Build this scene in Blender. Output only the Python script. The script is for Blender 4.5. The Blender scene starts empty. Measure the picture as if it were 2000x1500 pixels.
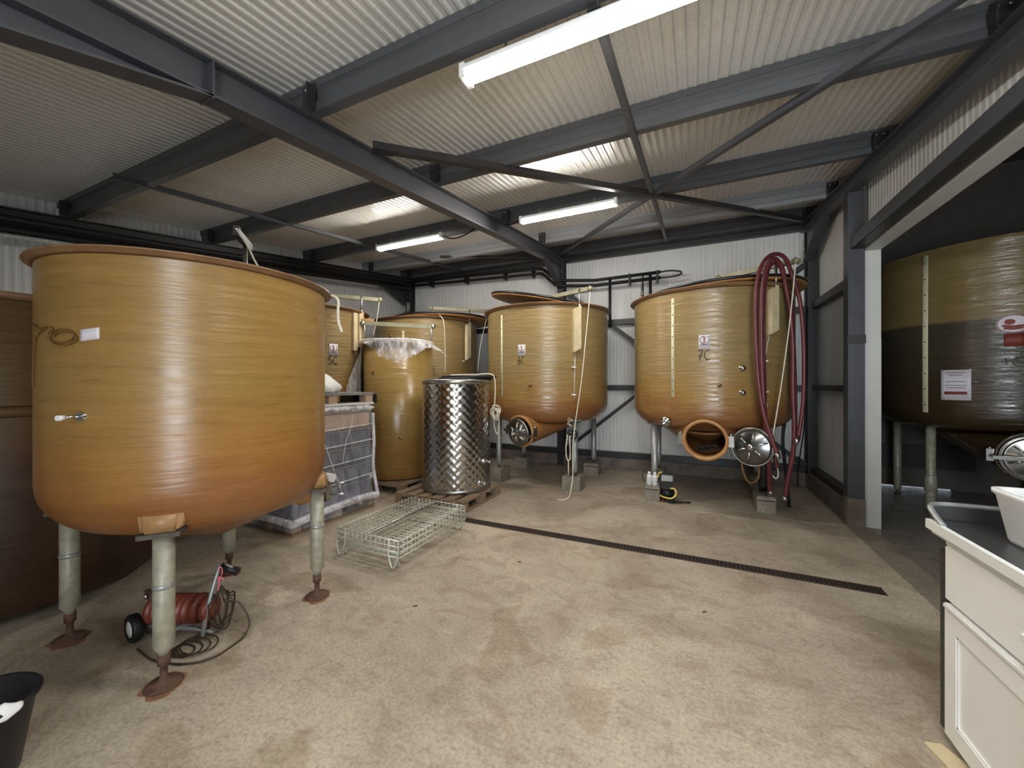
import bpy, bmesh, math, random
from mathutils import Vector, Matrix
random.seed(7)
V = Vector
PI = math.pi
scene = bpy.context.scene
C = scene.collection

def lin(c):
    def f(x):
        x /= 255.0
        return x / 12.92 if x <= 0.04045 else ((x + 0.055) / 1.055) ** 2.4
    return (f(c[0]), f(c[1]), f(c[2]), 1.0)

# ------------------------------------------------------------------ camera
F_PX, YAW, HORIZON, CAM_H = 761.0, math.radians(25.0), 751.0, 1.5
cam_d = bpy.data.cameras.new('camera')
cam = bpy.data.objects.new('camera', cam_d)
C.objects.link(cam)
cam_d.sensor_fit = 'HORIZONTAL'
cam_d.sensor_width = 36.0
cam_d.lens = 36.0 * F_PX / 2000.0
cam_d.shift_y = (HORIZON - 750.0) / 2000.0
cam_d.clip_start = 0.02
cam.location = (0, 0, CAM_H)
cam.rotation_euler = (PI / 2, 0, YAW)
scene.camera = cam

# ------------------------------------------------------------------ world, daylight, exposure
w = bpy.data.worlds.new('world')
scene.world = w
w.use_nodes = True
w.node_tree.nodes['Background'].inputs[0].default_value = (0.80, 0.90, 1.0, 1)
w.node_tree.nodes['Background'].inputs[1].default_value = 1.5
vs = scene.view_settings
vs.view_transform = 'Standard'
vs.look = 'None'
vs.gamma = 1.0
vs.exposure = 1.27
vs.use_curve_mapping = False
TUBE_E = 40.0
# daylight coming in through the open loading door behind the camera
ld = bpy.data.lights.new('daylight', 'AREA')
ld.shape = 'RECTANGLE'
ld.size, ld.size_y = 1.35, 2.2
ld.energy = 62
ld.color = (0.86, 0.93, 1.0)
lo = bpy.data.objects.new('daylight', ld)
C.objects.link(lo)
lo.location = (0.88, -2.45, 1.3)
lo.rotation_euler = (V((0.12, 1, 0.12))).to_track_quat('-Z', 'Y').to_euler()

# ------------------------------------------------------------------ materials
def new_mat(name):
    m = bpy.data.materials.new(name)
    m.use_nodes = True
    nt = m.node_tree
    return m, nt, nt.nodes['Principled BSDF']

def N(nt, t, **kw):
    n = nt.nodes.new(t)
    for k, v in kw.items():
        setattr(n, k, v)
    return n

def coords(nt, scale=(1, 1, 1), kind='Object'):
    tc = N(nt, 'ShaderNodeTexCoord')
    mp = N(nt, 'ShaderNodeMapping')
    mp.inputs['Scale'].default_value = scale
    nt.links.new(tc.outputs[kind], mp.inputs['Vector'])
    return mp.outputs['Vector']

def noise(nt, vec, scale, detail=4, rough=0.55, dist=0.0):
    n = N(nt, 'ShaderNodeTexNoise')
    n.inputs['Scale'].default_value = scale
    n.inputs['Detail'].default_value = detail
    n.inputs['Roughness'].default_value = rough
    n.inputs['Distortion'].default_value = dist
    nt.links.new(vec, n.inputs['Vector'])
    return n.outputs['Fac']

def ramp(nt, fac, stops):
    r = N(nt, 'ShaderNodeValToRGB')
    el = r.color_ramp.elements
    while len(el) > 1:
        el.remove(el[-1])
    el[0].position, el[0].color = stops[0][0], stops[0][1]
    for p, c in stops[1:]:
        e = el.new(p)
        e.color = c
    nt.links.new(fac, r.inputs['Fac'])
    return r.outputs['Color']

def mix(nt, fac, a, b, mode='MIX'):
    m = N(nt, 'ShaderNodeMix', data_type='RGBA', blend_type=mode)
    for sock, val in ((m.inputs[0], fac), (m.inputs[6], a), (m.inputs[7], b)):
        if hasattr(val, 'is_output'):
            nt.links.new(val, sock)
        else:
            sock.default_value = val
    return m.outputs[2]

def bump(nt, bsdf, h, strength=0.2, dist=0.01):
    b = N(nt, 'ShaderNodeBump')
    b.inputs['Strength'].default_value = strength
    b.inputs['Distance'].default_value = dist
    nt.links.new(h, b.inputs['Height'])
    nt.links.new(b.outputs['Normal'], bsdf.inputs['Normal'])

def simple(name, col, rough=0.5, metal=0.0, var=0.12, scale=6, bmp=0.0, stretch=(1, 1, 1), spec=0.5):
    m, nt, b = new_mat(name)
    c = lin(col)
    v = coords(nt, stretch)
    f = noise(nt, v, scale)
    lo_ = tuple(x * (1 - var) for x in c[:3]) + (1,)
    hi_ = tuple(min(1, x * (1 + var)) for x in c[:3]) + (1,)
    nt.links.new(ramp(nt, f, [(0.3, lo_), (0.7, hi_)]), b.inputs['Base Color'])
    b.inputs['Roughness'].default_value = rough
    b.inputs['Metallic'].default_value = metal
    b.inputs['Specular IOR Level'].default_value = spec
    if bmp:
        bump(nt, b, noise(nt, v, scale * 5), bmp, 0.004)
    return m

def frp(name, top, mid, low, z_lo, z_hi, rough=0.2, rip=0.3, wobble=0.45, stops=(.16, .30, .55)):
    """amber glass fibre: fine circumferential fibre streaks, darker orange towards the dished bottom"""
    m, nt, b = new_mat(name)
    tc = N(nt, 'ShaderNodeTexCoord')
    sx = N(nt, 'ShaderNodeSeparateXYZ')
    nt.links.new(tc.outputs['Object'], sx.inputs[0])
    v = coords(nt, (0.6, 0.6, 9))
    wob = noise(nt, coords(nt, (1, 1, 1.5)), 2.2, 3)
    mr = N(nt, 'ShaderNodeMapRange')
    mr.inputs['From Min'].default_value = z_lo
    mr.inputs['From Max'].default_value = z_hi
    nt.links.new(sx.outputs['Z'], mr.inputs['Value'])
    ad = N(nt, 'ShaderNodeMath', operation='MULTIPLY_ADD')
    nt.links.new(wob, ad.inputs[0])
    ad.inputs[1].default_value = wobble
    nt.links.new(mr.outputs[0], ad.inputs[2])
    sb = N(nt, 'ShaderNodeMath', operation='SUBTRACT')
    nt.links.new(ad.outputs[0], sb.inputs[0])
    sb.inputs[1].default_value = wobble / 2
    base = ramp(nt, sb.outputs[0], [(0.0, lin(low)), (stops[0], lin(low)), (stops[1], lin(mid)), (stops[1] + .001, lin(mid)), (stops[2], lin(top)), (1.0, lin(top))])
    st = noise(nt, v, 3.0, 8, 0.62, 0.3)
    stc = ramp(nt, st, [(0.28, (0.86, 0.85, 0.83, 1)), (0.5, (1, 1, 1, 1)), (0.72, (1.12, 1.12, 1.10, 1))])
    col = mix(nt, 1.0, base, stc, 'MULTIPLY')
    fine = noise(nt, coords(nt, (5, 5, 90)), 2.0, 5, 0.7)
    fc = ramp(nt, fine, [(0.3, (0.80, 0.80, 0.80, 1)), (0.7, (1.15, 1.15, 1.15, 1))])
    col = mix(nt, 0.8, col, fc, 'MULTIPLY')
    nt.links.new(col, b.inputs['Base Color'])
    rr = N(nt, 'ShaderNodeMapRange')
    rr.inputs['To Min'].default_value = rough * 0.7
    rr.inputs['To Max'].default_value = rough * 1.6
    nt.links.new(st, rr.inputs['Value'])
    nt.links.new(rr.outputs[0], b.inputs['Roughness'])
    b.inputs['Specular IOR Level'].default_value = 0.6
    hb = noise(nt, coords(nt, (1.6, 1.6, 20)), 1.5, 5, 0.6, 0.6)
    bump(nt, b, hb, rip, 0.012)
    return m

M = {}
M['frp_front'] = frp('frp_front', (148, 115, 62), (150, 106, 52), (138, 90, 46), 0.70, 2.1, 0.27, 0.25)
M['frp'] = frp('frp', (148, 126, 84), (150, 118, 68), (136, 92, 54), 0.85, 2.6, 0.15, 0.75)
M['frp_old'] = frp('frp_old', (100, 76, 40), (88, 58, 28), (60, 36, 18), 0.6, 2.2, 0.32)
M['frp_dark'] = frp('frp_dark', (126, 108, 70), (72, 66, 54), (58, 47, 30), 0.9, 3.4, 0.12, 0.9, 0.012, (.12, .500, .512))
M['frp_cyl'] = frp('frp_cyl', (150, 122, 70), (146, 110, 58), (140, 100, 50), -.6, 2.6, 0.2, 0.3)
M['frp_rim'] = simple('frp_rim', (140, 106, 76), 0.45, var=0.25, scale=9, bmp=0.2)
M['frp_neck'] = simple('frp_neck', (172, 126, 78), 0.35, var=0.15, scale=12)
M['frp_pad'] = simple('frp_pad', (162, 124, 82), 0.4, var=0.2, scale=14)
M['frp_in'] = simple('frp_in', (150, 98, 46), 0.4, var=0.2, scale=5)
M['steel'] = simple('steel_paint', (70, 71, 76), 0.42, var=0.10, scale=5)
M['steel_dk'] = simple('steel_paint_dark', (48, 46, 46), 0.45, var=0.12, scale=5)
M['galv'] = simple('galvanised', (158, 160, 158), 0.38, 0.5, var=0.22, scale=22, stretch=(1, 1, .4))
M['leg'] = simple('leg_paint', (158, 154, 136), 0.45, 0.15, var=0.22, scale=18, bmp=0.15)
M['purlin'] = simple('purlin_paint', (88, 89, 92), 0.36, 0.25, var=0.05, scale=3)
M['purlin_lit'] = simple('purlin_paint_lit', (150, 153, 156), 0.38, 0.25, var=0.04, scale=3)  # lighter purlin colour, lamplight painted into the fourth purlin
M['wire'] = simple('zinc_wire', (206, 206, 192), 0.34, 0.35, var=0.1, scale=30)
M['stain'] = simple('rust_stain', (138, 100, 72), 0.85, var=0.25, scale=22)
M['plate_dk'] = simple('plate_dk', (78, 70, 60), 0.7, var=0.3, scale=26, bmp=0.3)
M['rust'] = simple('rust', (90, 64, 50), 0.85, var=0.35, scale=30, bmp=0.5)
M['inox'] = simple('stainless', (205, 206, 204), 0.16, 1.0, var=0.06, scale=8)
M['inox_dark'] = simple('stainless_dark', (112, 114, 114), 0.2, 1.0, var=0.1, scale=8)
M['inox_br'] = simple('stainless_brushed', (176, 176, 172), 0.34, 1.0, var=0.1, scale=12)
M['bar'] = simple('hoist_bar', (140, 136, 112), 0.5, 0.3, var=0.15, scale=12)
M['cream'] = simple('cream_sleeve', (206, 190, 154), 0.5, var=0.12, scale=9)
M['gauge'] = simple('gauge_strip', (222, 216, 182), 0.5, var=0.05, scale=9)
M['ink'] = simple('black_ink', (52, 34, 16), 0.6, var=0.2)
M['black'] = simple('black_rubber', (20, 20, 22), 0.5, var=0.2)
M['blackpl'] = simple('black_plastic', (30, 31, 34), 0.35, var=0.15)
M['pipe'] = simple('pipe_insulation', (22, 22, 26), 0.6, var=0.2, scale=20)
M['white'] = simple('white_plastic', (226, 226, 224), 0.4, var=0.04)
M['paper'] = simple('paper', (222, 216, 222), 0.6, var=0.04)
M['red'] = simple('red_ink', (160, 84, 76), 0.6, var=0.1)
M['maroon'] = simple('maroon_ink', (128, 56, 46), 0.6, var=0.1)
M['rope'] = simple('rope', (226, 218, 198), 0.85, var=0.12, scale=120, bmp=0.4)
M['hose'] = simple('hose', (94, 42, 46), 0.38, var=0.22, scale=9)
M['hose_tan'] = simple('hose_tan', (150, 108, 72), 0.5, var=0.1)
M['block'] = simple('concrete_block', (134, 126, 112), 0.9, var=0.25, scale=24, bmp=0.6)
M['plinth'] = simple('plinth_concrete', (112, 102, 94), 0.85, var=0.28, scale=7, bmp=0.4)
M['timber'] = simple('timber', (132, 112, 88), 0.85, var=0.25, scale=12, stretch=(1, 6, 6), bmp=0.3)
M['lid_under'] = simple('lid_under', (178, 126, 72), 0.5, var=0.15, scale=5)
M['cable'] = simple('cable', (58, 46, 34), 0.5, var=0.2)
M['cable_t'] = simple('twine', (112, 76, 36), 0.6, var=0.2)
M['pump_red'] = simple('pump_red', (116, 56, 42), 0.42, var=0.2, scale=14)
M['pink'] = simple('pink_tie', (238, 120, 140), 0.4, var=0.1)
M['crate'] = simple('grey_crate', (86, 88, 102), 0.5, var=0.1, scale=6)
M['card'] = simple('cardboard', (190, 160, 138), 0.75, var=0.12, scale=5, stretch=(1, 1, 5))
M['lacquer'] = simple('cabinet_paint', (246, 245, 242), 0.38, var=0.02)
M['counter'] = simple('counter_steel', (112, 114, 118), 0.30, 0.85, var=0.22, scale=4)
M['edge'] = simple('counter_edge', (232, 232, 228), 0.4, var=0.03)
M['brass'] = simple('brass', (150, 128, 84), 0.35, 0.9, var=0.15)
M['drain'] = simple('drain_iron', (66, 50, 44), 0.7, 0.3, var=0.3, scale=30)
M['dark_hole'] = simple('drain_pit', (16, 13, 12), 0.9)
M['yellow'] = simple('yellow_hose', (214, 182, 96), 0.4, var=0.08)
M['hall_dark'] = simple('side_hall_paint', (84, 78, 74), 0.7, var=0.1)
M['jamb'] = simple('jamb_paint', (206, 206, 200), 0.5, var=0.05, scale=4)

# corrugated liner (ribs are real geometry)
def liner(name, col, rough):
    m, nt, b = new_mat(name)
    f = noise(nt, coords(nt), 1.1, 5)
    c = lin(col)
    a = tuple(x * 0.90 for x in c[:3]) + (1,)
    base = ramp(nt, f, [(0.3, a), (0.65, c)])
    f2 = noise(nt, coords(nt, (14, 14, 0.7)), 3, 5, 0.6)
    d = ramp(nt, f2, [(0.32, (0.78, 0.76, 0.72, 1)), (0.5, (1, 1, 1, 1))])
    nt.links.new(mix(nt, 0.5, base, d, 'MULTIPLY'), b.inputs['Base Color'])
    b.inputs['Roughness'].default_value = rough
    return m
M['liner'] = liner('wall_liner', (228, 228, 224), 0.45)
M['roof'] = liner('roof_liner', (226, 224, 217), 0.27)

def concrete(name, pal, rough_lo, rough_hi, spots=True):
    m, nt, b = new_mat(name)
    v = coords(nt)
    f1 = noise(nt, v, 0.9, 6, 0.62, 0.6)
    base = ramp(nt, f1, [(0.30, lin(pal[0])), (0.46, lin(pal[1])), (0.60, lin(pal[2])), (0.75, lin(pal[3]))])
    f2 = noise(nt, v, 55, 5, 0.7)
    g = ramp(nt, f2, [(0.32, (0.66, 0.63, 0.58, 1)), (0.48, (0.96, 0.96, 0.96, 1)), (0.66, (1.22, 1.22, 1.18, 1))])
    col = mix(nt, 0.85, base, g, 'MULTIPLY')
    f3 = noise(nt, coords(nt, (1, 1.4, 1)), 4.5, 6, 0.7, 1.2)
    d = ramp(nt, f3, [(0.34, (0.74, 0.70, 0.64, 1)), (0.5, (1, 1, 1, 1)), (0.66, (1.1, 1.09, 1.05, 1))])
    col = mix(nt, 0.8, col, d, 'MULTIPLY')
    f4 = noise(nt, coords(nt, (1, 1, 1)), 1.7, 2, 0.4, 0.8)
    wet = ramp(nt, f4, [(0.60, (1, 1, 1, 1)), (0.63, (0.84, 0.80, 0.74, 1)), (0.8, (0.80, 0.76, 0.69, 1))])
    if spots:
        col = mix(nt, 0.9, col, wet, 'MULTIPLY')
    if spots:
        vo = N(nt, 'ShaderNodeTexVoronoi')
        vo.inputs['Scale'].default_value = 46
        nt.links.new(v, vo.inputs['Vector'])
        s = ramp(nt, vo.outputs['Distance'], [(0.06, (0.55, 0.5, 0.45, 1)), (0.14, (1, 1, 1, 1))])
        col = mix(nt, 0.35, col, s, 'MULTIPLY')
    nt.links.new(col, b.inputs['Base Color'])
    r = N(nt, 'ShaderNodeMapRange')
    r.inputs['From Min'].default_value = 0.35
    r.inputs['From Max'].default_value = 0.65
    r.inputs['To Min'].default_value = rough_lo
    r.inputs['To Max'].default_value = rough_hi
    nt.links.new(f1, r.inputs['Value'])
    nt.links.new(r.outputs[0], b.inputs['Roughness'])
    bump(nt, b, f2, 0.35, 0.004)
    return m
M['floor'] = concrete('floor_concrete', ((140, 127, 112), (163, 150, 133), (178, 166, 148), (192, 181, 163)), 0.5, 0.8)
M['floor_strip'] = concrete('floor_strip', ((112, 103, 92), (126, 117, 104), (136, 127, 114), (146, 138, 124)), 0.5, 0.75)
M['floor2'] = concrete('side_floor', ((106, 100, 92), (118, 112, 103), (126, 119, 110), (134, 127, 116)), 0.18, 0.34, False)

M['dimple'] = simple('dimpled_steel', (184, 181, 176), 0.2, 1.0, var=0.05, scale=7)

def film(name, alpha=0.35, col=(0.9, 0.9, 0.95, 1), rough=0.15):
    m, nt, b = new_mat(name)
    b.inputs['Base Color'].default_value = col
    b.inputs['Roughness'].default_value = rough
    f = noise(nt, coords(nt, (1, 1, 0.4)), 9, 4, 0.6, 1.5)
    r = N(nt, 'ShaderNodeMapRange')
    r.inputs['From Min'].default_value = 0.35
    r.inputs['From Max'].default_value = 0.72
    r.inputs['To Min'].default_value = alpha * 0.4
    r.inputs['To Max'].default_value = min(1, alpha * 2.0)
    nt.links.new(f, r.inputs['Value'])
    nt.links.new(r.outputs[0], b.inputs['Alpha'])
    bump(nt, b, noise(nt, coords(nt, (1, 1, 0.5)), 14, 3, 0.5, 1.0), 0.6, 0.01)
    return m
M['film'] = film('clear_film', 0.15)
M['film_skirt'] = film('cover_film', 0.36)
M['film2'] = film('milky_film', 0.62)

def emis(name, col, e):
    m, nt, b = new_mat(name)
    b.inputs['Base Color'].default_value = (0.9, 0.9, 0.88, 1)
    b.inputs['Emission Color'].default_value = col
    b.inputs['Emission Strength'].default_value = e
    return m
M['tube'] = emis('tube_light', (1.0, 0.94, 0.86, 1), TUBE_E)
M['tube_far'] = emis('tube_light_far', (1.0, 0.95, 0.88, 1), TUBE_E * 1.25)
M['tube_fill'] = emis('tube_light_fill', (0.88, 0.95, 1.0, 1), TUBE_E * 1.4)  # cool tube of the added lamp above right
M['diffuser'] = film('lamp_cover', 0.10, (0.95, 0.95, 0.95, 1), 0.2)

# ------------------------------------------------------------------ mesh helpers
def BM():
    return bmesh.new()

def box(bm, x0, x1, y0, y1, z0, z1, mi=0):
    vs_ = [bm.verts.new(p) for p in ((x0, y0, z0), (x1, y0, z0), (x1, y1, z0), (x0, y1, z0),
                                     (x0, y0, z1), (x1, y0, z1), (x1, y1, z1), (x0, y1, z1))]
    for f in ((3, 2, 1, 0), (4, 5, 6, 7), (0, 1, 5, 4), (1, 2, 6, 5), (2, 3, 7, 6), (3, 0, 4, 7)):
        bm.faces.new([vs_[i] for i in f]).material_index = mi
    return bm

def obox(bm, p0, p1, w_, h_, up=V((0, 0, 1)), mi=0):
    """bar of section w_ (sideways) by h_ (along up) from p0 to p1"""
    p0, p1 = V(p0), V(p1)
    d = (p1 - p0).normalized()
    s = d.cross(V(up)).normalized()
    u = s.cross(d).normalized()
    ring = []
    for p in (p0, p1):
        ring.append([bm.verts.new(p + s * a * w_ / 2 + u * b * h_ / 2) for a, b in ((-1, -1), (1, -1), (1, 1), (-1, 1))])
    a, b = ring
    bm.faces.new(a[::-1]).material_index = mi
    bm.faces.new(b).material_index = mi
    for i in range(4):
        bm.faces.new((a[i], a[(i + 1) % 4], b[(i + 1) % 4], b[i])).material_index = mi
    return bm

def ibeam(bm, p0, p1, w_, d, tf=0.012, tw=0.008, up=V((0, 0, 1))):
    p0, p1 = V(p0), V(p1)
    ax = (p1 - p0).normalized()
    s = ax.cross(V(up)).normalized()
    u = s.cross(ax).normalized()
    obox(bm, p0 + u * (d / 2 - tf / 2), p1 + u * (d / 2 - tf / 2), w_, tf, u)
    obox(bm, p0 - u * (d / 2 - tf / 2), p1 - u * (d / 2 - tf / 2), w_, tf, u)
    obox(bm, p0, p1, tw, d - 2 * tf, u)
    return bm

def tube(bm, pts, r, seg=8, closed=False, mi=0, cap=True):
    pts = [V(p) for p in pts]
    n = len(pts)
    rings = []
    prev = None
    for i, p in enumerate(pts):
        if closed:
            t = (pts[(i + 1) % n] - pts[i - 1]).normalized()
        elif i == 0:
            t = (pts[1] - p).normalized()
        elif i == n - 1:
            t = (p - pts[i - 1]).normalized()
        else:
            t = ((pts[i + 1] - p).normalized() + (p - pts[i - 1]).normalized())
            t = t.normalized() if t.length > 1e-6 else (pts[i + 1] - p).normalized()
        if prev is None:
            a = V((0, 0, 1)) if abs(t.z) < 0.9 else V((1, 0, 0))
            u = t.cross(a).normalized()
        else:
            u = (prev - t * prev.dot(t))
            u = u.normalized() if u.length > 1e-6 else t.orthogonal().normalized()
        prev = u
        v = t.cross(u)
        rr = r[i] if isinstance(r, (list, tuple)) else r
        rings.append([bm.verts.new(p + (u * math.cos(2 * PI * k / seg) + v * math.sin(2 * PI * k / seg)) * rr) for k in range(seg)])
    m = n if closed else n - 1
    for i in range(m):
        a, b = rings[i], rings[(i + 1) % n]
        for k in range(seg):
            f = bm.faces.new((a[k], a[(k + 1) % seg], b[(k + 1) % seg], b[k]))
            f.smooth = True
            f.material_index = mi
    if cap and not closed:
        bm.faces.new(rings[0][::-1]).material_index = mi
        bm.faces.new(rings[-1]).material_index = mi
    return bm

def curve(pts, n=8):
    """Catmull-Rom through points"""
    P = [V(p) for p in pts]
    out = []
    for i in range(len(P) - 1):
        p0, p1, p2, p3 = P[max(i - 1, 0)], P[i], P[i + 1], P[min(i + 2, len(P) - 1)]
        for k in range(n):
            t = k / n
            out.append(0.5 * ((2 * p1) + (-p0 + p2) * t + (2 * p0 - 5 * p1 + 4 * p2 - p3) * t * t + (-p0 + 3 * p1 - 3 * p2 + p3) * t ** 3))
    out.append(P[-1])
    return out

def frame(o, axis):
    """matrix placing local +Z along axis at o"""
    q = V(axis).to_track_quat('Z', 'Y')
    return Matrix.Translation(V(o)) @ q.to_matrix().to_4x4()

def lathe(bm, prof, seg=48, mat=None, shift=None, closed=False, mi=0, smooth=True, cap=False):
    mat = mat or Matrix.Identity(4)
    rings = []
    for r, z in prof:
        sx, sy = shift(z) if shift else (0, 0)
        if r < 1e-5:
            rings.append([bm.verts.new(mat @ V((sx, sy, z)))])
        else:
            rings.append([bm.verts.new(mat @ V((sx + r * math.cos(2 * PI * k / seg), sy + r * math.sin(2 * PI * k / seg), z))) for k in range(seg)])
    m = len(rings) if closed else len(rings) - 1
    for i in range(m):
        a, b = rings[i], rings[(i + 1) % len(rings)]
        for k in range(seg):
            k2 = (k + 1) % seg
            if len(a) == 1 and len(b) == 1:
                continue
            if len(a) == 1:
                f = bm.faces.new((a[0], b[k2], b[k]))
            elif len(b) == 1:
                f = bm.faces.new((a[k], a[k2], b[0]))
            else:
                f = bm.faces.new((a[k], a[k2], b[k2], b[k]))
            f.smooth = smooth
            f.material_index = mi
    if cap:
        if len(rings[0]) > 1:
            bm.faces.new(rings[0][::-1])
        if len(rings[-1]) > 1:
            bm.faces.new(rings[-1])
    return bm

def prism(bm, poly, x0, x1, axis='X'):
    """poly of (a,b) extruded; axis X -> (x, a, b); axis Y -> (a, y, b); axis Z -> (a, b, z)"""
    def P(t, a, b):
        return (t, a, b) if axis == 'X' else ((a, t, b) if axis == 'Y' else (a, b, t))
    A = [bm.verts.new(P(x0, a, b)) for a, b in poly]
    B = [bm.verts.new(P(x1, a, b)) for a, b in poly]
    n = len(poly)
    bm.faces.new(A[::-1])
    bm.faces.new(B)
    for i in range(n):
        bm.faces.new((A[i], A[(i + 1) % n], B[(i + 1) % n], B[i]))
    return bm

def origin_of(o):
    v = V((0, 0, 0))
    while o:
        v += o.location
        o = o.parent
    return v

def obj(name, bm, mats, parent=None, loc=None, label=None):
    """link a bmesh given in world coordinates as one object, origin at loc (or its parent's origin)"""
    bmesh.ops.recalc_face_normals(bm, faces=bm.faces[:])
    org = origin_of(parent) if parent else V(loc or (0, 0, 0))
    bmesh.ops.translate(bm, verts=bm.verts[:], vec=-org)
    me = bpy.data.meshes.new(name)
    bm.to_mesh(me)
    bm.free()
    if not isinstance(mats, (list, tuple)):
        mats = [mats]
    for m in mats:
        me.materials.append(M[m] if isinstance(m, str) else m)
    o = bpy.data.objects.new(name, me)
    C.objects.link(o)
    if parent:
        o.parent = parent
    else:
        o.location = org
    if label:
        o['label'] = label
    return o

def thing(name, label, cat, loc=(0, 0, 0), group=None):
    o = bpy.data.objects.new(name, None)
    o.empty_display_size = 0.1
    C.objects.link(o)
    o.location = loc
    o['label'] = label
    o['category'] = cat
    if group:
        o['group'] = group
    return o

def tag(o, label, cat, group=None):
    o['label'] = label
    o['category'] = cat
    if group:
        o['group'] = group
    return o

def struct(name, bm, mat):
    o = obj(name, bm, mat)
    o['kind'] = 'structure'
    return o

def copy_tree(o, parent=None):
    c = o.copy()
    C.objects.link(c)
    if parent:
        c.parent = parent
    for ch in list(o.children):
        copy_tree(ch, c)
    return c

# ------------------------------------------------------------------ building shell
ROOF_A, ROOF_B = 3.0, 0.13               # underside plane of the purlins: z = A + B*y
def rz(y, dz=0.0):
    return ROOF_A + ROOF_B * y + dz
XL, XR, YB, YF = -6.12, 1.66, 7.22, -2.3   # inner faces

def ribs(s0, s1, pitch=0.083, amp=0.007):
    """1-D profile along s: flat pans with narrow proud ribs"""
    out = []
    n = int((s1 - s0) / pitch)
    for i in range(n):
        s = s0 + i * pitch
        out += [(s, 0), (s + pitch * .38, 0), (s + pitch * .56, amp), (s + pitch * .82, amp)]
    out.append((s1, 0))
    return out

# floor
bm = BM(); box(bm, XL - .3, 1.47, YF - .6, YB + .1, -0.2, 0.0); struct('floor', bm, 'floor')
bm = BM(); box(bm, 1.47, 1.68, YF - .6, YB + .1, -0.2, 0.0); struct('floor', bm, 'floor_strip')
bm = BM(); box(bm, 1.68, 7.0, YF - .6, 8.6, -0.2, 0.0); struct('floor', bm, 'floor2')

# ceiling: ribbed liner running down the slope
bm = BM()
pr_ = ribs(XL - .25, XR + .1, 0.064, 0.0075)
for y0, y1 in ((YF - .2, YB + .15),):
    A = [bm.verts.new((s, y0, rz(y0, .205) - h)) for s, h in pr_]
    B = [bm.verts.new((s, y1, rz(y1, .205) - h)) for s, h in pr_]
    A2 = [bm.verts.new((s, y0, rz(y0, .28))) for s in (XL - .25, XR + .1)]
    B2 = [bm.verts.new((s, y1, rz(y1, .28))) for s in (XL - .25, XR + .1)]
    for i in range(len(pr_) - 1):
        bm.faces.new((A[i], A[i + 1], B[i + 1], B[i]))
    bm.faces.new((A2[0], A2[1], B2[1], B2[0]))
    bm.faces.new([A2[1], A2[0]] + A)
    bm.faces.new([B2[0], B2[1]] + B[::-1])
    bm.faces.new((A[0], A2[0], B2[0], B[0]))
    bm.faces.new((A[-1], B[-1], B2[1], A2[1]))
struct('ceiling', bm, 'roof')

def ribbed_wall_x(name, x0, x1, y, z0, zt, out=1, thick=.08):
    """wall facing -y (out=1) with vertical ribs, top follows zt"""
    bm = BM()
    p = ribs(x0, x1, 0.064, 0.0045)
    A = [bm.verts.new((s, y - h * out, z0)) for s, h in p]
    B = [bm.verts.new((s, y - h * out, zt)) for s, h in p]
    a2 = [bm.verts.new((s, y + thick * out, z0)) for s in (x0, x1)]
    b2 = [bm.verts.new((s, y + thick * out, zt)) for s in (x0, x1)]
    for i in range(len(p) - 1):
        bm.faces.new((A[i], A[i + 1], B[i + 1], B[i]))
    bm.faces.new((a2[0], a2[1], b2[1], b2[0]))
    bm.faces.new([a2[1], a2[0]] + A); bm.faces.new([b2[0], b2[1]] + B[::-1])
    bm.faces.new((A[0], a2[0], b2[0], B[0])); bm.faces.new((A[-1], B[-1], b2[1], a2[1]))
    return struct(name, bm, 'liner')

def ribbed_wall_y(bm, x, y0, y1, zb, out=-1, thick=.08, top=.2):
    """wall in a plane of constant x; ribs stand towards `out`; top follows the roof"""
    p = ribs(y0, y1, 0.064, 0.0045)
    A = [bm.verts.new((x + h * out, s, zb)) for s, h in p]
    B = [bm.verts.new((x + h * out, s, rz(s, top))) for s, h in p]
    a2 = [bm.verts.new((x - thick * out, s, zb)) for s in (y0, y1)]
    b2 = [bm.verts.new((x - thick * out, s, rz(s, top))) for s in (y0, y1)]
    for i in range(len(p) - 1):
        bm.faces.new((A[i], A[i + 1], B[i + 1], B[i]))
    bm.faces.new((a2[0], a2[1], b2[1], b2[0]))
    bm.faces.new([a2[1], a2[0]] + A); bm.faces.new([b2[0], b2[1]] + B[::-1])
    bm.faces.new((A[0], a2[0], b2[0], B[0])); bm.faces.new((A[-1], B[-1], b2[1], a2[1]))

ribbed_wall_x('wall_back', XL - .1, XR + .1, YB, 0.0, rz(YB, .2))
bm = BM(); ribbed_wall_y(bm, XL, YF - .1, YB + .08, 0.0, out=1); struct('wall_left', bm, 'liner')
bm = BM(); ribbed_wall_y(bm, XR, 5.34, YB + .08, 0.0, out=-1); ribbed_wall_y(bm, XR, YF - .1, 5.34, 2.93, out=-1)
struct('wall_right', bm, 'liner')
# wall behind the camera with an open loading door
bm = BM()
box(bm, XL - .1, .2, YF - .08, YF, 0, rz(YF, .2)); box(bm, 1.6, 7.1, YF - .08, YF, 0, 4.6)
box(bm, .2, 1.6, YF - .08, YF, 2.55, rz(YF, .2)); struct('wall_front', bm, 'liner')

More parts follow.
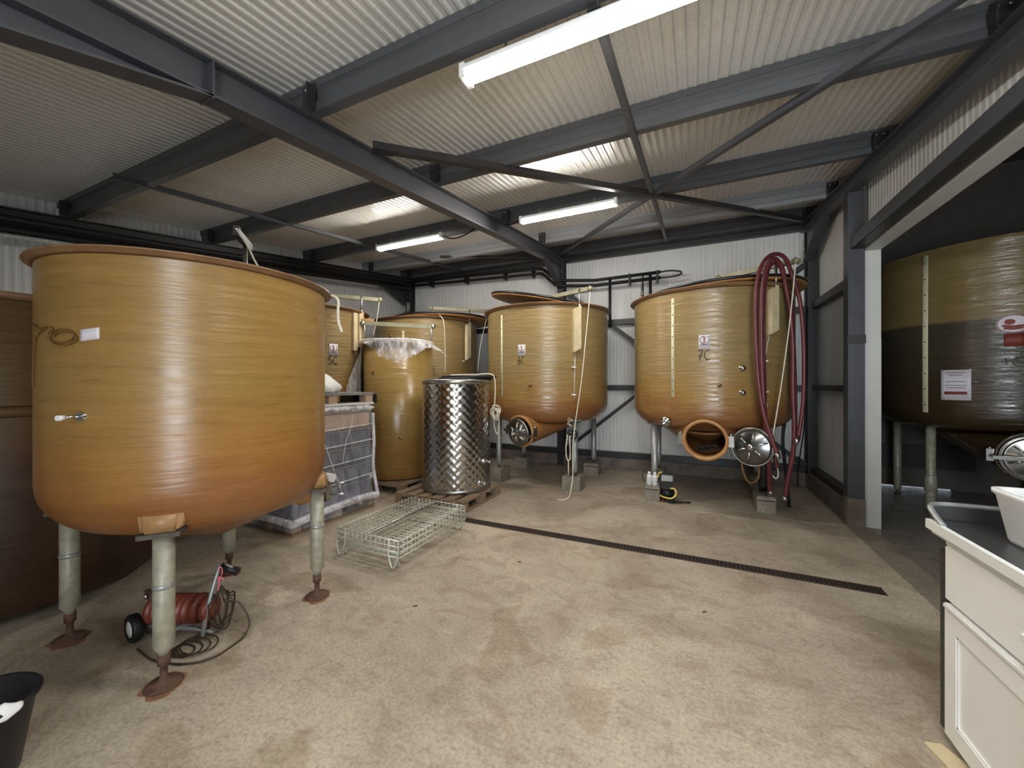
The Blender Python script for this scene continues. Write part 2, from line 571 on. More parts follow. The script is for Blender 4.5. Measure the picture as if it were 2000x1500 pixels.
# the dark side hall seen through the wide opening
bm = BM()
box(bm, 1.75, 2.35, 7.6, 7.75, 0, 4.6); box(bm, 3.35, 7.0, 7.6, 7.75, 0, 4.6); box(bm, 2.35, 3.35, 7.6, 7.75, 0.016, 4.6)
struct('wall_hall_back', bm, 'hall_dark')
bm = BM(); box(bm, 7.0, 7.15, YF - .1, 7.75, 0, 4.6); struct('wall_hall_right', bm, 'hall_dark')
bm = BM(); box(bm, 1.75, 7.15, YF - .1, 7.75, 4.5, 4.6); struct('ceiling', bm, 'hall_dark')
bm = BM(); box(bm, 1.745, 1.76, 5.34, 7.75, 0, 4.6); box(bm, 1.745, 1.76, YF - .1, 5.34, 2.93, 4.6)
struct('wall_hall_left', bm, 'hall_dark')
bm = BM(); box(bm, 2.2, 3.5, 7.52, 7.6, .30, .62); struct('trim_5', bm, 'steel_dk')

# opening trims
bm = BM(); box(bm, 1.625, 1.765, 5.285, 5.34, 0, 1.98); box(bm, 1.63, 1.765, 5.29, 5.34, 1.98, 2.93); struct('trim_1', bm, 'jamb')
bm = BM(); box(bm, 1.625, 1.765, YF, 5.285, 2.905, 2.93); struct('trim_2', bm, 'jamb')

# plinths with the dark base channel
bm = BM(); box(bm, XL, XR - .1, 7.06, YB - .01, 0, .19); struct('baseboard_back', bm, 'plinth')
bm = BM(); box(bm, 1.50, XR - .01, 5.38, YB - .01, 0, .21); struct('baseboard_right', bm, 'plinth')
bm = BM(); box(bm, XL, XR - .08, 7.10, YB - .008, .19, .29); struct('trim_3', bm, 'steel_dk')
bm = BM(); box(bm, 1.55, XR - .008, 5.38, 7.10, .21, .29); struct('trim_4', bm, 'steel_dk')

# ------------------------------------------------------------------ steel frame
XC, XRR, XLL = -2.26, 1.565, -5.90
def rafter(x, label, name='roof_rafter', dk='steel', d=.19):
    t = thing(name, label, 'rafter', (x, 6.9, rz(6.9)), 'steel rafters under the roof')
    bm = BM()
    y0, y1 = YF + .05, 7.14
    ibeam(bm, (x, y0, rz(y0, -d / 2)), (x, y1, rz(y1, -d / 2)), .115, d)
    obj('beam', bm, dk, t)
    # haunch at the back column
    bm = BM()
    ya, yb = 6.15, 7.0
    za, zb = rz(ya, -d + .01), 3.30
    prism(bm, [(ya, za), (yb, rz(yb, -d + .01)), (yb, zb)], x - .004, x + .004)
    obox(bm, (x, ya, za - .006), (x, yb, zb), .115, .012, V((0, 0, 1)))
    obj('haunch', bm, dk, t)
    bm = BM()
    ya, yb = 1.15, YF + .1
    za, zb = rz(ya, -d + .01), rz(ya, -d) - .30 * (ya - yb)
    prism(bm, [(ya, za), (yb, rz(yb, -d + .01)), (yb, zb)], x - .004, x + .004)
    obox(bm, (x, ya, za - .006), (x, yb, zb), .115, .012, V((0, 0, 1)))
    obj('haunch', bm, dk, t)
    bm = BM()
    box(bm, x - .057, x + .057, 1.145, 1.155, rz(1.15, -d - .01), rz(1.15, -.01))
    obj('stiffener_plate', bm, dk, t)
    for k in range(4):
        for s in (-1, 1):
            bm = BM()
            c = V((x + s * .035, 6.985, 3.35 + .13 * k))
            lathe(bm, [(0, 0), (.012, 0), (.012, .012), (0, .012)], 6, frame(c, (0, -1, 0)))
            obj('bolt', bm, 'inox_br', t)
    return t
rafter(XC, 'dark blue-grey steel rafter crossing the ceiling down to the middle back column')
rafter(XRR - .055, 'dark grey steel rafter over the wide opening at the right', d=.15)
rafter(XLL, 'dark steel rafter along the left wall behind the big front tank', dk='steel_dk')

def column(x, y, w_, d, z1, label, mat='steel_dk'):
    t = thing('steel_column', label, 'column', (x, y, 0), 'steel wall columns')
    bm = BM(); ibeam(bm, (x, y, 0.0), (x, y, z1), w_, d, up=V((0, 1, 0))); obj('shaft', bm, mat, t)
    bm = BM(); box(bm, x - w_ / 2 - .01, x + w_ / 2 + .01, y - d / 2 - .012, y + d / 2, 0.19, .21); obj('base_plate', bm, mat, t)
    return t
column(XC, 7.08, .12, .18, rz(7.08, -.05), 'dark steel column in the middle of the back wall', 'steel_dk')
column(XRR + .005, 7.08, .12, .18, rz(7.08, -.05), 'dark steel column in the right back corner')
column(XLL + .04, 7.08, .12, .18, rz(7.08, -.05), 'dark steel column in the left back corner')
t = thing('steel_post', 'grey boxed steel post at the near end of the right wall beside the white jamb', 'column', (1.55, 5.31, 0))
bm = BM(); box(bm, 1.48, 1.62, 5.24, 5.38, .3, rz(5.3, -.16)); obj('shaft', bm, 'steel', t)
bm = BM(); box(bm, 1.478, 1.625, 5.236, 5.384, 0, .3); obj('concrete_foot', bm, 'plinth', t)
bm = BM(); box(bm, 1.474, 1.626, 5.232, 5.24, 1.93, 2.02); obj('clamp_plate', bm, 'steel_dk', t)
# header over the opening
t = thing('header_beam', 'grey steel header beam above the wide opening to the dark hall', 'beam', (1.575, 5.24, 2.93))
bm = BM(); box(bm, 1.50, 1.508, YF, 5.24, 2.93, 3.05); box(bm, 1.508, 1.64, YF, 5.24, 3.042, 3.05); obj('channel', bm, 'steel', t)
bm = BM(); box(bm, 1.508, 1.622, YF, 5.24, 2.925, 2.933); obj('lower_flange', bm, 'steel_dk', t)

# purlins (sigma section) sitting on the rafters
PY = [('nearest the camera, above the near lamp', 1.70), ('second from the camera, between the near and far lamps', 3.02),
      ('third from the camera, right behind the far lamps', 4.55), ('fourth from the camera, coloured pale as lamplit, behind the far lamps', 5.87), ('along the eaves at the back wall', 7.02),
      ('close above the camera', 0.35), ('behind the camera', -1.0)]
def purlin(y, label, mat):
    t = thing('roof_purlin', label, 'purlin', (XC, y, rz(y)), 'steel purlins under the roof liner')
    z = rz(y)
    h = .198
    pts = [(y + .06, z + .012), (y + .06, z), (y, z), (y, z + .05), (y + .016, z + .064), (y + .016, z + .134), (y, z + .148), (y, z + h), (y + .06, z + h)]
    bm = BM()
    for a, b in zip(pts, pts[1:]):
        A, B = V((XL + .02, a[0], a[1])), V((XR - .02, a[0], a[1]))
        A2, B2 = V((XL + .02, b[0], b[1])), V((XR - .02, b[0], b[1]))
        n = V((0, -(b[1] - a[1]), (b[0] - a[0]))).normalized() * .003
        vs_ = [bm.verts.new(p) for p in (A, B, B2, A2, A + n, B + n, B2 + n, A2 + n)]
        for f in ((0, 1, 2, 3), (7, 6, 5, 4), (0, 4, 5, 1), (1, 5, 6, 2), (2, 6, 7, 3), (3, 7, 4, 0)):
            bm.faces.new([vs_[i] for i in f])
    obj('profile', bm, mat, t)
    for x in (XLL, XC, XRR):
        bm = BM()
        s = .11 if x < XRR else -.11
        box(bm, x + min(0, s) , x + max(0, s), y - .012, y - .004, z - .0, z + .17)
        box(bm, x + s - .004, x + s + .004, y - .07, y - .004, z, z + .14)
        obj('cleat', bm, 'steel_dk', t)
        for dx, dz in ((.3, .14), (.75, .14), (.75, .03)):
            bm = BM()
            lathe(bm, [(0, 0), (.010, 0), (.010, .010), (0, .010)], 6, frame((x + s * dx, y - .012, z + dz), (0, -1, 0)))
            obj('bolt', bm, 'inox_br', t)
    return t
for i, (l, y) in enumerate(PY):
    if y < 1:
        continue
    purlin(y, 'steel roof purlin ' + l, 'purlin' if i != 3 else 'purlin_lit')
bm = BM(); ibeam(bm, (XL, 7.14, 3.86), (XR, 7.14, 3.86), .1, .1)
tag(obj('eaves_beam', bm, 'steel_dk', loc=(XC, 7.14, 3.86)), 'dark eaves beam along the top of the back wall', 'beam')

# sag rods, roof bracing
def angle_bar(p0, p1, w_, mat):
    bm = BM()
    p0, p1 = V(p0), V(p1)
    obox(bm, p0, p1, w_, .006)
    d = (p1 - p0).normalized(); s = d.cross(V((0, 0, 1))).normalized() * (w_ / 2)
    obox(bm, p0 + s + V((0, 0, w_ / 2)), p1 + s + V((0, 0, w_ / 2)), .006, w_)
    return obj('x', bm, mat, loc=tuple(p0))
def brace(name, p0, p1, w_, label, mat='steel', cat='brace', plates=True):
    t = thing(name, label, cat, p0, 'roof and wall bracing')
    bm = BM()
    p0, p1 = V(p0), V(p1)
    d = (p1 - p0).normalized()
    up = V((0, 0, 1)) if abs(d.z) < .5 and abs(d.y) > .1 else V((0, -1, 0))
    obox(bm, p0, p1, w_, .007, up)
    s = d.cross(up).normalized() * (w_ / 2)
    obox(bm, p0 + s + up * w_ / 2, p1 + s + up * w_ / 2, .006, w_, up)
    obj('angle_bar', bm, mat, t)
    if plates:
        for p, q in ((p0, 1), (p1, -1)):
            bm = BM(); obox(bm, p, p + d * q * .16, w_ * 1.5, .008, up); obj('end_plate', bm, 'steel_dk', t)
    return t
brace('roof_brace', (-2.16, 2.18, rz(2.18, -.045)), (1.50, 6.95, rz(6.95, -.05)), .055, 'dark diagonal roof brace from the middle rafter to the right back corner', 'steel_dk')
brace('roof_brace', (-2.18, 6.75, rz(6.75, -.035)), (1.48, 2.1, rz(2.1, -.035)), .045, 'pale grey diagonal roof brace crossing over to the right rafter', 'steel')
brace('sag_bar', (-.41, 1.74, rz(1.74, -.03)), (-.41, 7.1, rz(7.1, -.03)), .04, 'straight sag bar under the purlins in the right bay', 'steel')
brace('sag_bar', (-4.3, 1.5, rz(1.5, -.012)), (-4.45, 7.0, rz(7.0, -.012)), .04, 'pale sag bar under the purlins in the left bay', 'steel')
brace('roof_brace', (-2.34, 6.9, rz(6.9, -.035)), (-4.1, 5.75, rz(5.75, .02)), .04, 'thin dark roof brace left of the middle rafter at the back', 'steel_dk')
brace('wall_brace', (-2.15, 7.045, 3.22), (1.5, 7.045, .30), .06, 'steel wall brace falling to the right across the back wall', 'steel_dk')
brace('wall_brace', (-2.15, 7.075, .30), (1.5, 7.075, 3.28), .055, 'steel wall brace rising to the right across the back wall', 'steel_dk')

def girt(z0, z1, where, right):
    bm = BM()
    if right:
        box(bm, XR - .10, XR - .012, 5.38, 6.98, z0, z1)
        o = obj('wall_girt', bm, 'steel_dk', loc=(XR, 6.2, z0))
    else:
        box(bm, XL + .02, XC - .062, 7.09, YB - .012, z0, z1)
        box(bm, XC + .062, XRR - .06, 7.09, YB - .012, z0, z1)
        o = obj('wall_girt', bm, 'steel_dk', loc=(0, 7.1, z0))
    tag(o, where, 'girt', 'wall girts')
girt(2.57, 2.665, 'upper dark steel girt across the back wall', False)
girt(1.39, 1.49, 'lower dark steel girt across the back wall', False)
girt(2.60, 2.70, 'upper dark steel girt on the right wall beside the post', True)
girt(1.42, 1.49, 'lower thin steel girt on the right wall beside the post', True)

# ------------------------------------------------------------------ fluorescent lamps
def lamp(x0, x1, y, z, label, name='strip_lamp', tube_mat='tube'):
    xm = (x0 + x1) / 2
    t = thing(name, label, 'lamp', (xm, y, z), 'fluorescent lamps under the purlins')
    bm = BM()
    n = 12
    sec = [(y + .055 * math.cos(a), z + .035 + .03 * math.sin(a)) for a in [PI * k / n for k in range(n + 1)]]
    prism(bm, sec + [(y - .055, z + .02), (y + .055, z + .02)], x0 + .02, x1 - .02)
    obj('housing', bm, 'white', t)
    bm = BM()
    sec = [(y + .043 * math.cos(a), z + .022 + .042 * math.sin(a)) for a in [PI + PI * k / n for k in range(n + 1)]]
    prism(bm, sec, x0 + .03, x1 - .03)
    obj('tube', bm, tube_mat, t)
    for x, s in ((x0, 1), (x1, -1)):
        bm = BM(); box(bm, min(x, x + s * .032), max(x, x + s * .032), y - .05, y + .05, z - .01, z + .06); obj('end_cap', bm, 'white', t)
    for x in (x0 + .25, x1 - .25):
        bm = BM(); tube(bm, [(x, y, z + .06), (x, y, rz(y, .02))], .006, 6); obj('hanger', bm, 'galv', t)
    return t
lamp(-1.12, .12, 1.79, 3.13, 'bright near fluorescent lamp hanging at the top of the ceiling')
lamp(.15, 1.3, .55, 2.96, 'added fluorescent lamp out of view above right of the camera, brightening the right side', tube_mat='tube_fill')  # added lamp, unseen, brightens the cabinet and the right side
lamp(-1.90, -.75, 4.32, 3.46, 'far fluorescent lamp hanging right of the middle rafter', tube_mat='tube_far')
lamp(-4.17, -3.03, 4.32, 3.46, 'far fluorescent lamp hanging left of the middle rafter', tube_mat='tube_far')
bm = BM(); tube(bm, curve([(-3.03, 4.32, 3.49), (-2.93, 4.34, 3.44), (-2.8, 4.36, 3.44), (-2.66, 4.4, 3.50), (-2.62, 4.5, 3.60)]), .009, 6)
tag(obj('lamp_cable', bm, 'black', loc=(-2.8, 4.4, 3.5)), 'short black cable looping from the left far lamp to the purlin', 'cable')
bm = BM(); tube(bm, curve([(-1.90, 4.32, 3.49), (-2.02, 4.34, 3.47), (-2.12, 4.36, 3.49), (-2.1, 4.42, 3.53), (-1.9, 4.52, 3.60)]), .009, 6)
tag(obj('lamp_cable', bm, 'black', loc=(-2.0, 4.4, 3.5)), 'short black cable looping from the right far lamp to the purlin', 'cable')

# ------------------------------------------------------------------ cooling pipes on the walls
t = thing('cooling_pipes', 'two black insulated pipes along the back wall with a loop at the right end', 'pipe', (-2, 6.93, 3.5))
for dz, o_ in ((0, 0), (-.095, 1)):
    bm = BM()
    yy = 6.93
    pts = [(-5.68, yy, 3.79), (-2.66, yy, 3.70), (-2.60, yy, 3.69), (-2.52 + .0, yy, 3.63), (-2.30, yy, 3.42), (-2.22, yy - .05, 3.385), (-1.6, yy, 3.36), (-.50, yy, 3.375)]
    pts = [(x, y - (.12 if -2.6 < x < -1.9 else 0), z + dz) for x, y, z in pts]
    tube(bm, pts, .027, 10)
    obj('pipe_run', bm, 'pipe', t)
bm = BM(); tube(bm, curve([(-.50, 6.93, 3.375), (-.36, 6.93, 3.38), (-.22, 6.93, 3.355), (-.18, 6.93, 3.325), (-.22, 6.93, 3.29), (-.36, 6.93, 3.275), (-.50, 6.93, 3.28)]), .014, 8); obj('end_loop', bm, 'black', t)
for x, z0 in ((-1.33, 2.5), (-.78, 2.55), (-.66, 2.5)):
    bm = BM(); tube(bm, [(x, 6.92, 3.34), (x, 6.92, z0)], .024 if x != -.78 else .012, 10); obj('drop_pipe', bm, 'pipe', t)
bm = BM(); lathe(bm, [(0, -.02), (.025, -.02), (.025, .02), (0, .02)], 12, frame((-.78, 6.88, 3.02), (0, 1, 0))); tube(bm, [(-.78, 6.9, 3.15), (-.78, 6.9, 2.95)], .02, 8); obj('valve', bm, 'inox_br', t)
for x in (-5.2, -4.3, -3.4, -2.8, -1.0, -.55):
    bm = BM(); zz = 3.79 - .03 * (x + 5.68) if x < -2.6 else 3.36
    box(bm, x - .012, x + .012, 6.895, 7.06, zz - .14, zz + .045); obj('pipe_clip', bm, 'black', t)
t = thing('cooling_pipes', 'pair of black insulated pipes running along the left wall below the roof', 'pipe', (-5.75, 4, 3.3))
for k in (0, 1):
    bm = BM(); tube(bm, [(-5.74, 6.9, 3.74 - k * .1), (-5.74, 5.0, 3.50 - k * .1), (-5.74, 2.4, 3.16 - k * .1), (-5.74, .2, 2.90 - k * .1)], .035, 10); obj('pipe_run', bm, 'pipe', t)

# ------------------------------------------------------------------ tanks
def cylpatch(bm, cx, cy, R, ang, width, z0, z1, th=.003, n=8, mi=0, skew=0):
    """thin curved patch on a vertical cylinder, centred on angle ang (degrees)"""
    a0 = math.radians(ang)
    da = width / R
    F, G = [], []
    for i in range(n + 1):
        a = a0 - da / 2 + da * i / n
        for L, r in ((F, R + th), (G, R - .002)):
            L.append([bm.verts.new((cx + r * math.cos(a), cy + r * math.sin(a), z + skew * (i / n - .5))) for z in (z0, z1)])
    for i in range(n):
        for L in (F, G):
            f = bm.faces.new((L[i][0], L[i + 1][0], L[i + 1][1], L[i][1])); f.material_index = mi; f.smooth = True
        for j in (0, 1):
            bm.faces.new((F[i][j], F[i + 1][j], G[i + 1][j], G[i][j])).material_index = mi
    bm.faces.new((F[0][0], F[0][1], G[0][1], G[0][0])).material_index = mi
    bm.faces.new((F[-1][0], F[-1][1], G[-1][1], G[-1][0])).material_index = mi

def cyltext(bm, txt, cx, cy, R, ang, zc, size, italic=0.25, bold=0.0, off=.004):
    cu = bpy.data.curves.new('t', 'FONT')
    cu.body = txt
    cu.size = size
    cu.shear = italic
    cu.offset = bold
    cu.align_x = 'CENTER'
    cu.extrude = 0.0
    o = bpy.data.objects.new('t', cu)
    C.objects.link(o)
    dg = bpy.context.evaluated_depsgraph_get()
    me = bpy.data.meshes.new_from_object(o.evaluated_get(dg))
    vmap = []
    a0 = math.radians(ang)
    for v in me.vertices:
        a = a0 + v.co.x / R
        vmap.append(bm.verts.new((cx + (R + off) * math.cos(a), cy + (R + off) * math.sin(a), zc + v.co.y)))
    for p in me.polygons:
        try:
            bm.faces.new([vmap[i] for i in p.vertices])
        except ValueError:
            pass
    bpy.data.objects.remove(o); bpy.data.curves.remove(cu); bpy.data.meshes.remove(me)

def strokes(bm, cx, cy, R, ang, zc, segs, w_=.012, off=.003):
    """handwriting: polylines in (u, v) metres laid on the cylinder as thin marker strokes"""
    a0 = math.radians(ang)
    for s in segs:
        for (u0, v0), (u1, v1) in zip(s, s[1:]):
            d = math.hypot(u1 - u0, v1 - v0)
            if d < 1e-6: continue
            nx, ny = -(v1 - v0) / d * w_ / 2, (u1 - u0) / d * w_ / 2
            q = []
            for (u, v) in ((u0 - nx, v0 - ny), (u1 - nx, v1 - ny), (u1 + nx, v1 + ny), (u0 + nx, v0 + ny)):
                a = a0 + u / R
                q.append(bm.verts.new((cx + (R + off) * math.cos(a), cy + (R + off) * math.sin(a), zc + v)))
            bm.faces.new(q)

def arcp(cu_, cv, r, a0, a1, n=8, ry=None):
    ry = ry or r
    return [(cu_ + r * math.cos(math.radians(a0 + (a1 - a0) * k / n)), cv + ry * math.sin(math.radians(a0 + (a1 - a0) * k / n))) for k in range(n + 1)]
G7 = [[(-.055, .05), (-.01, .055), (-.045, -.055)], [(-.058, -.008), (-.012, -.002)]]
GC = [arcp(.045, 0, .035, 60, 300, 9, .055)]
G6 = [[(-.025, .055), (-.045, .03), (-.055, -.01)] + arcp(-.036, -.025, .019, 160, 500, 10, .026)]
GC2 = [[(.035, .055), (.01, .04), (0, .02)], [(0, .012), (.0, -.02)], [(.015, -.038), (.035, -.036)]]
G5 = [[(-.01, .05), (-.05, .05), (-.052, .01)] + arcp(-.035, -.02, .026, 110, -130, 8, .03)]
G1 = [[(-.05, .03), (-.035, .045), (-.035, -.045)]]
G2 = [arcp(-.035, .025, .02, 150, -20, 6) + [(-.055, -.045), (-.012, -.045)]]

def tank_body(root, cx, cy, R, zt, zc, zb, mat, rim=.055, legs=None, sh=(0, 0), seg=128, hole=None, rimmat='frp_rim', lipdrop=.042):
    """FRP vessel: straight wall from zt to zc, rounded knuckle and a dish falling to zb, the low point shifted by sh"""
    def shift(z):
        if z >= zc: return (0, 0)
        k = min(1, (zc - z) / (zc - zb))
        return (sh[0] * k * k, sh[1] * k * k)
    H = zc - zb
    prof = []
    k = 9
    for i in range(k + 1):
        a = PI / 2 * i / k
        kr = R * .30
        prof.append((R - kr + kr * math.cos(a), zc - H * .55 * math.sin(a)))
    # dish
    for f in (.55, .40, .25, .10, 0):
        prof.append((R * f, zc - H * (.55 + .45 * (1 - f / .70) ** .9)))
    outer = prof[::-1]
    outer += [(R, zc + (zt - lipdrop - zc) * q) for q in (.1, .25, .5, .75, 1)]
    th = .016
    inner = [(max(r - th, 0), z + th * (1 if z < zc else 0)) for r, z in outer[::-1]]
    inner = [(R - th, zt - .002)] + inner
    full = [(r, z) for r, z in outer] + [(R + .004, zt - lipdrop * .5), (R - .001, zt - .002)] + inner
    bm = BM()
    lathe(bm, full, seg, Matrix.Translation((cx, cy, 0)), shift)
    bmesh.ops.remove_doubles(bm, verts=bm.verts[:], dist=1e-5)
    body = obj('shell', bm, mat, root)
    if hole:
        o_, ax, rr = hole
        hb = BM()
        lathe(hb, [(0, -.42), (rr, -.42), (rr, .3), (0, .3)], 48, frame(o_, ax))
        bmesh.ops.recalc_face_normals(hb, faces=hb.faces[:])
        me = bpy.data.meshes.new('c'); hb.to_mesh(me); hb.free()
        cu_ = bpy.data.objects.new('c', me); C.objects.link(cu_)
        md = body.modifiers.new('b', 'BOOLEAN'); md.operation = 'DIFFERENCE'; md.object = cu_; md.solver = 'EXACT'
        bpy.context.view_layer.update()
        dg = bpy.context.evaluated_depsgraph_get()
        nm = bpy.data.meshes.new_from_object(body.evaluated_get(dg))
        body.modifiers.clear()
        body.data = nm
        bpy.data.objects.remove(cu_)
    bm = BM()
    lathe(bm, [(R - .004, zt - lipdrop), (R + rim * .45, zt - lipdrop * .62), (R + rim * .9, zt - lipdrop * .25), (R + rim, zt - .008), (R + rim - .004, zt),
               (R - .014, zt), (R - .014, zt - .02), (R + .001, zt - lipdrop * .9)], seg, Matrix.Translation((cx, cy, 0)), closed=True)
    obj('rim', bm, rimmat, root)
    return body

def manway(root, o_, ax, R, depth, mat='frp_neck', closed=True, hinge=1, lugs=True):
    """neck ring at o_ facing ax"""
    m = frame(o_, ax)
    bm = BM()
    lathe(bm, [(R + .018, -depth), (R + .018, -.03), (R + .035, -.02), (R + .035, 0), (R, 0), (R, -depth)], 64, m, closed=True)
    obj('manway_neck', bm, mat, root)
    side = V(ax).cross(V((0, 0, 1))).normalized()
    if lugs:
        for s in (-1, 1):
            p = V(o_) + side * s * (R + .055) - V(ax) * .02
            bm = BM(); obox(bm, p + V((0, 0, -.06)), p + V((0, 0, .06)), .05, .03, V(ax))
            tube(bm, [p + V((0, 0, -.075)), p + V((0, 0, .075))], .009, 8)
            lathe(bm, [(0, 0), (.017, 0), (.017, .02), (0, .02)], 6, frame(p + V((0, 0, .06)), (0, 0, 1)))
            obj('hinge_lug', bm, 'inox', root)
    return m

def sump(root, o_, ax, R, c, rb, mat):
    """moulded scoop joining the neck to the underside of the dish"""
    m = frame(o_, ax)
    side = V(ax).cross(V((0, 0, 1))).normalized(); up = side.cross(V(ax)).normalized(); ah = V((ax[0], ax[1], 0)).normalized()
    rows = []
    n = 64
    for j in range(9):
        q = j / 8
        row = []
        for k in range(n):
            a = 2 * PI * k / n
            A = V(o_) - V(ax) * .03 + side * math.cos(a) * (R + .012) + up * math.sin(a) * (R + .012)
            B = V(c) + side * math.cos(a) * rb + ah * math.sin(a) * rb * .9
            e = q * q * (3 - 2 * q)
            p = A.lerp(B, q); p.z = A.z + (B.z - A.z) * (q ** 1.35)
            row.append(bm_add(p))
        rows.append(row)
    bm = BM()
    R_ = [[bm.verts.new(p) for p in row] for row in rows]
    for a, b in zip(R_, R_[1:]):
        for k in range(n):
            f = bm.faces.new((a[k], a[(k + 1) % n], b[(k + 1) % n], b[k])); f.smooth = True
    o = obj('sump', bm, mat, root)
    return o
def bm_add(p):
    return p
def door_disc(root, o_, ax, R, bar=None, name='manway_door', mat='inox'):
    """dished stainless door with pressed ribs"""
    m = frame(o_, ax)
    bm = BM()
    prof = [(0, .055), (R * .2, .05), (R * .5, .032), (R * .82, .010), (R * .88, .004), (R * .93, .016), (R, .010), (R, -.008), (R * .9, -.008), (R * .5, .018), (0, .035)]
    lathe(bm, prof, 64, m)
    d = obj(name, bm, mat, root)
    bm = BM()
    for k in range(6):
        a = 2 * PI * k / 6 + .35
        p0 = m @ V((R * .28 * math.cos(a), R * .28 * math.sin(a), .046))
        p1 = m @ V((R * .80 * math.cos(a), R * .80 * math.sin(a), .016))
        tube(bm, [p0, (p0 + p1) / 2 + V(ax) * .004, p1], [.008, .011, .006], 8)
    lathe(bm, [(0, .048), (.035, .05), (.035, .062), (0, .066)], 20, m)
    obj('pressed_rib_set', bm, 'inox', d)
    bm = BM(); lathe(bm, [(R + .004, -.012), (R + .008, 0), (R + .004, .012), (R - .004, .012), (R - .006, -.012)], 64, m, closed=True); obj('rim_gasket', bm, 'inox_br', d)
    if bar:
        b0, b1 = V(bar[0]), V(bar[1])
        bm = BM(); obox(bm, b0, b1, .034, .016, V(ax)); obj('closing_bar', bm, 'inox_br', d)
        bm = BM()
        c = V(o_) + V(ax) * .075
        lathe(bm, [(0, 0), (.02, 0), (.02, .02), (.01, .03), (.01, .06), (0, .06)], 16, frame(c, ax))
        tube(bm, [c + V(ax) * .05 + V((0, 0, -.05)), c + V(ax) * .05 + V((0, 0, .05))], .007, 8)
        obj('clamp_screw', bm, 'inox', d)
    return d

def leg(root, x, y, z0, z1, r, foot='disc', pad=None, dirc=None, coupler=None, mat='leg', zseam=None):
    bm = BM()
    if foot == 'disc':
        lathe(bm, [(0, z0 + .15), (r * .5, z0 + .15), (r * .55, z0 + .17), (r, z0 + .20), (r, z1), (0, z1)], 28, Matrix.Translation((x, y, 0)))
    else:
        lathe(bm, [(0, z0 + .04), (r * .6, z0 + .04), (r * .75, z0 + .055), (r, z0 + .09), (r, z1), (0, z1)], 28, Matrix.Translation((x, y, 0)))
    l = obj('leg', bm, mat, root)
    bm = BM()
    if foot == 'disc':
        lathe(bm, [(0, z0), (.075, z0), (.078, z0 + .008), (.07, z0 + .014), (.03, z0 + .022), (.016, z0 + .045), (.016, z0 + .10), (.026, z0 + .105), (.026, z0 + .155), (0, z0 + .155)], 28, Matrix.Translation((x, y, 0)))
    else:
        lathe(bm, [(0, z0), (.035, z0), (.035, z0 + .008), (.012, z0 + .012), (.012, z0 + .05), (0, z0 + .05)], 16, Matrix.Translation((x, y, 0)))
    obj('foot', bm, 'rust', l)
    if foot == 'disc':
        bm = BM(); prism(bm, [(x + .012 + (.088 + .012 * math.sin(3 * a + x * 9)) * math.cos(a), y - .008 + (.086 + .014 * math.sin(5 * a)) * math.sin(a)) for a in [2 * PI * k / 40 for k in range(40)]], .0002, .0012, 'Z')
        obj('rust_stain', bm, 'stain', l)
    if zseam:
        bm = BM(); lathe(bm, [(r, zseam - .012), (r + .003, zseam - .008), (r + .003, zseam + .008), (r, zseam + .012), (r - .004, zseam)], 28, Matrix.Translation((x, y, 0)), closed=True); obj('coupling_ring', bm, 'galv', l)
    if pad:
        w_, h = pad
        dx, dy = dirc
        d = V((dx, dy, 0)).normalized(); s = V((-d.y, d.x, 0))
        bm = BM()
        top, bot = [], []
        c = V((x, y, z1))
        # moulded pocket: narrow at the leg head, widening up into the shell
        for (a, b, zz) in ((-.62, -.6, 0), (.62, -.6, 0), (.5, 1.0, 0), (-.5, 1.0, 0)):
            bot.append(bm.verts.new(c + s * a * w_ + d * b * w_ * .5 + V((0, 0, -.005))))
        for (a, b) in ((-.95, -1.4), (.95, -1.4), (.62, .70), (-.62, .70)):
            top.append(bm.verts.new(c + s * a * w_ + d * b * w_ * .5 + V((0, 0, h))))
        bm.faces.new(bot[::-1]); bm.faces.new(top)
        for i in range(4):
            bm.faces.new((bot[i], bot[(i + 1) % 4], top[(i + 1) % 4], top[i]))
        bmesh.ops.bevel(bm, geom=bm.edges[:], offset=.016, segments=3, affect='EDGES')
        for f in bm.faces: f.smooth = True
        obj('leg_pocket', bm, 'frp_pad', l)
        bm = BM(); a = c + V((0, 0, -.010))
        obox(bm, a - s * w_ * .6, a + s * w_ * .6, w_ * 1.0, .022, V((0, 0, 1))); obj('mounting_plate', bm, 'plate_dk' if foot == 'disc' else mat, l)
    return l

def logo(root, cx, cy, R, ang, z, s=1.0):
    bm = BM(); cylpatch(bm, cx, cy, R, ang, .115 * s, z - .08 * s, z + .08 * s); lb = obj('maker_sticker', bm, 'paper', root)
    bm = BM()
    strokes(bm, cx, cy, R, ang, z + .025 * s, [arcp(-.008 * s, 0, .038 * s, 75, 285, 12), [(.028 * s, .034 * s), (.044 * s, .034 * s), (.044 * s, .02 * s)], [(.044 * s, .012 * s), (.044 * s, -.034 * s), (.02 * s, -.034 * s)]], .006 * s, .005)
    cyltext(bm, 'GIMAR', cx, cy, R, ang, z - .040 * s, .029 * s, 0, .0006, .0045)
    obj('sticker_print', bm, 'ink', lb)
    bm = BM()
    for k in range(-2, 3):
        strokes(bm, cx, cy, R, ang, z + .025 * s + k * .014 * s, [[(-.012 * s, .003), (.002 * s, -.004), (.012 * s, .004)]], .009 * s, .0055)
    obj('sticker_emblem', bm, 'red', lb)
    return lb

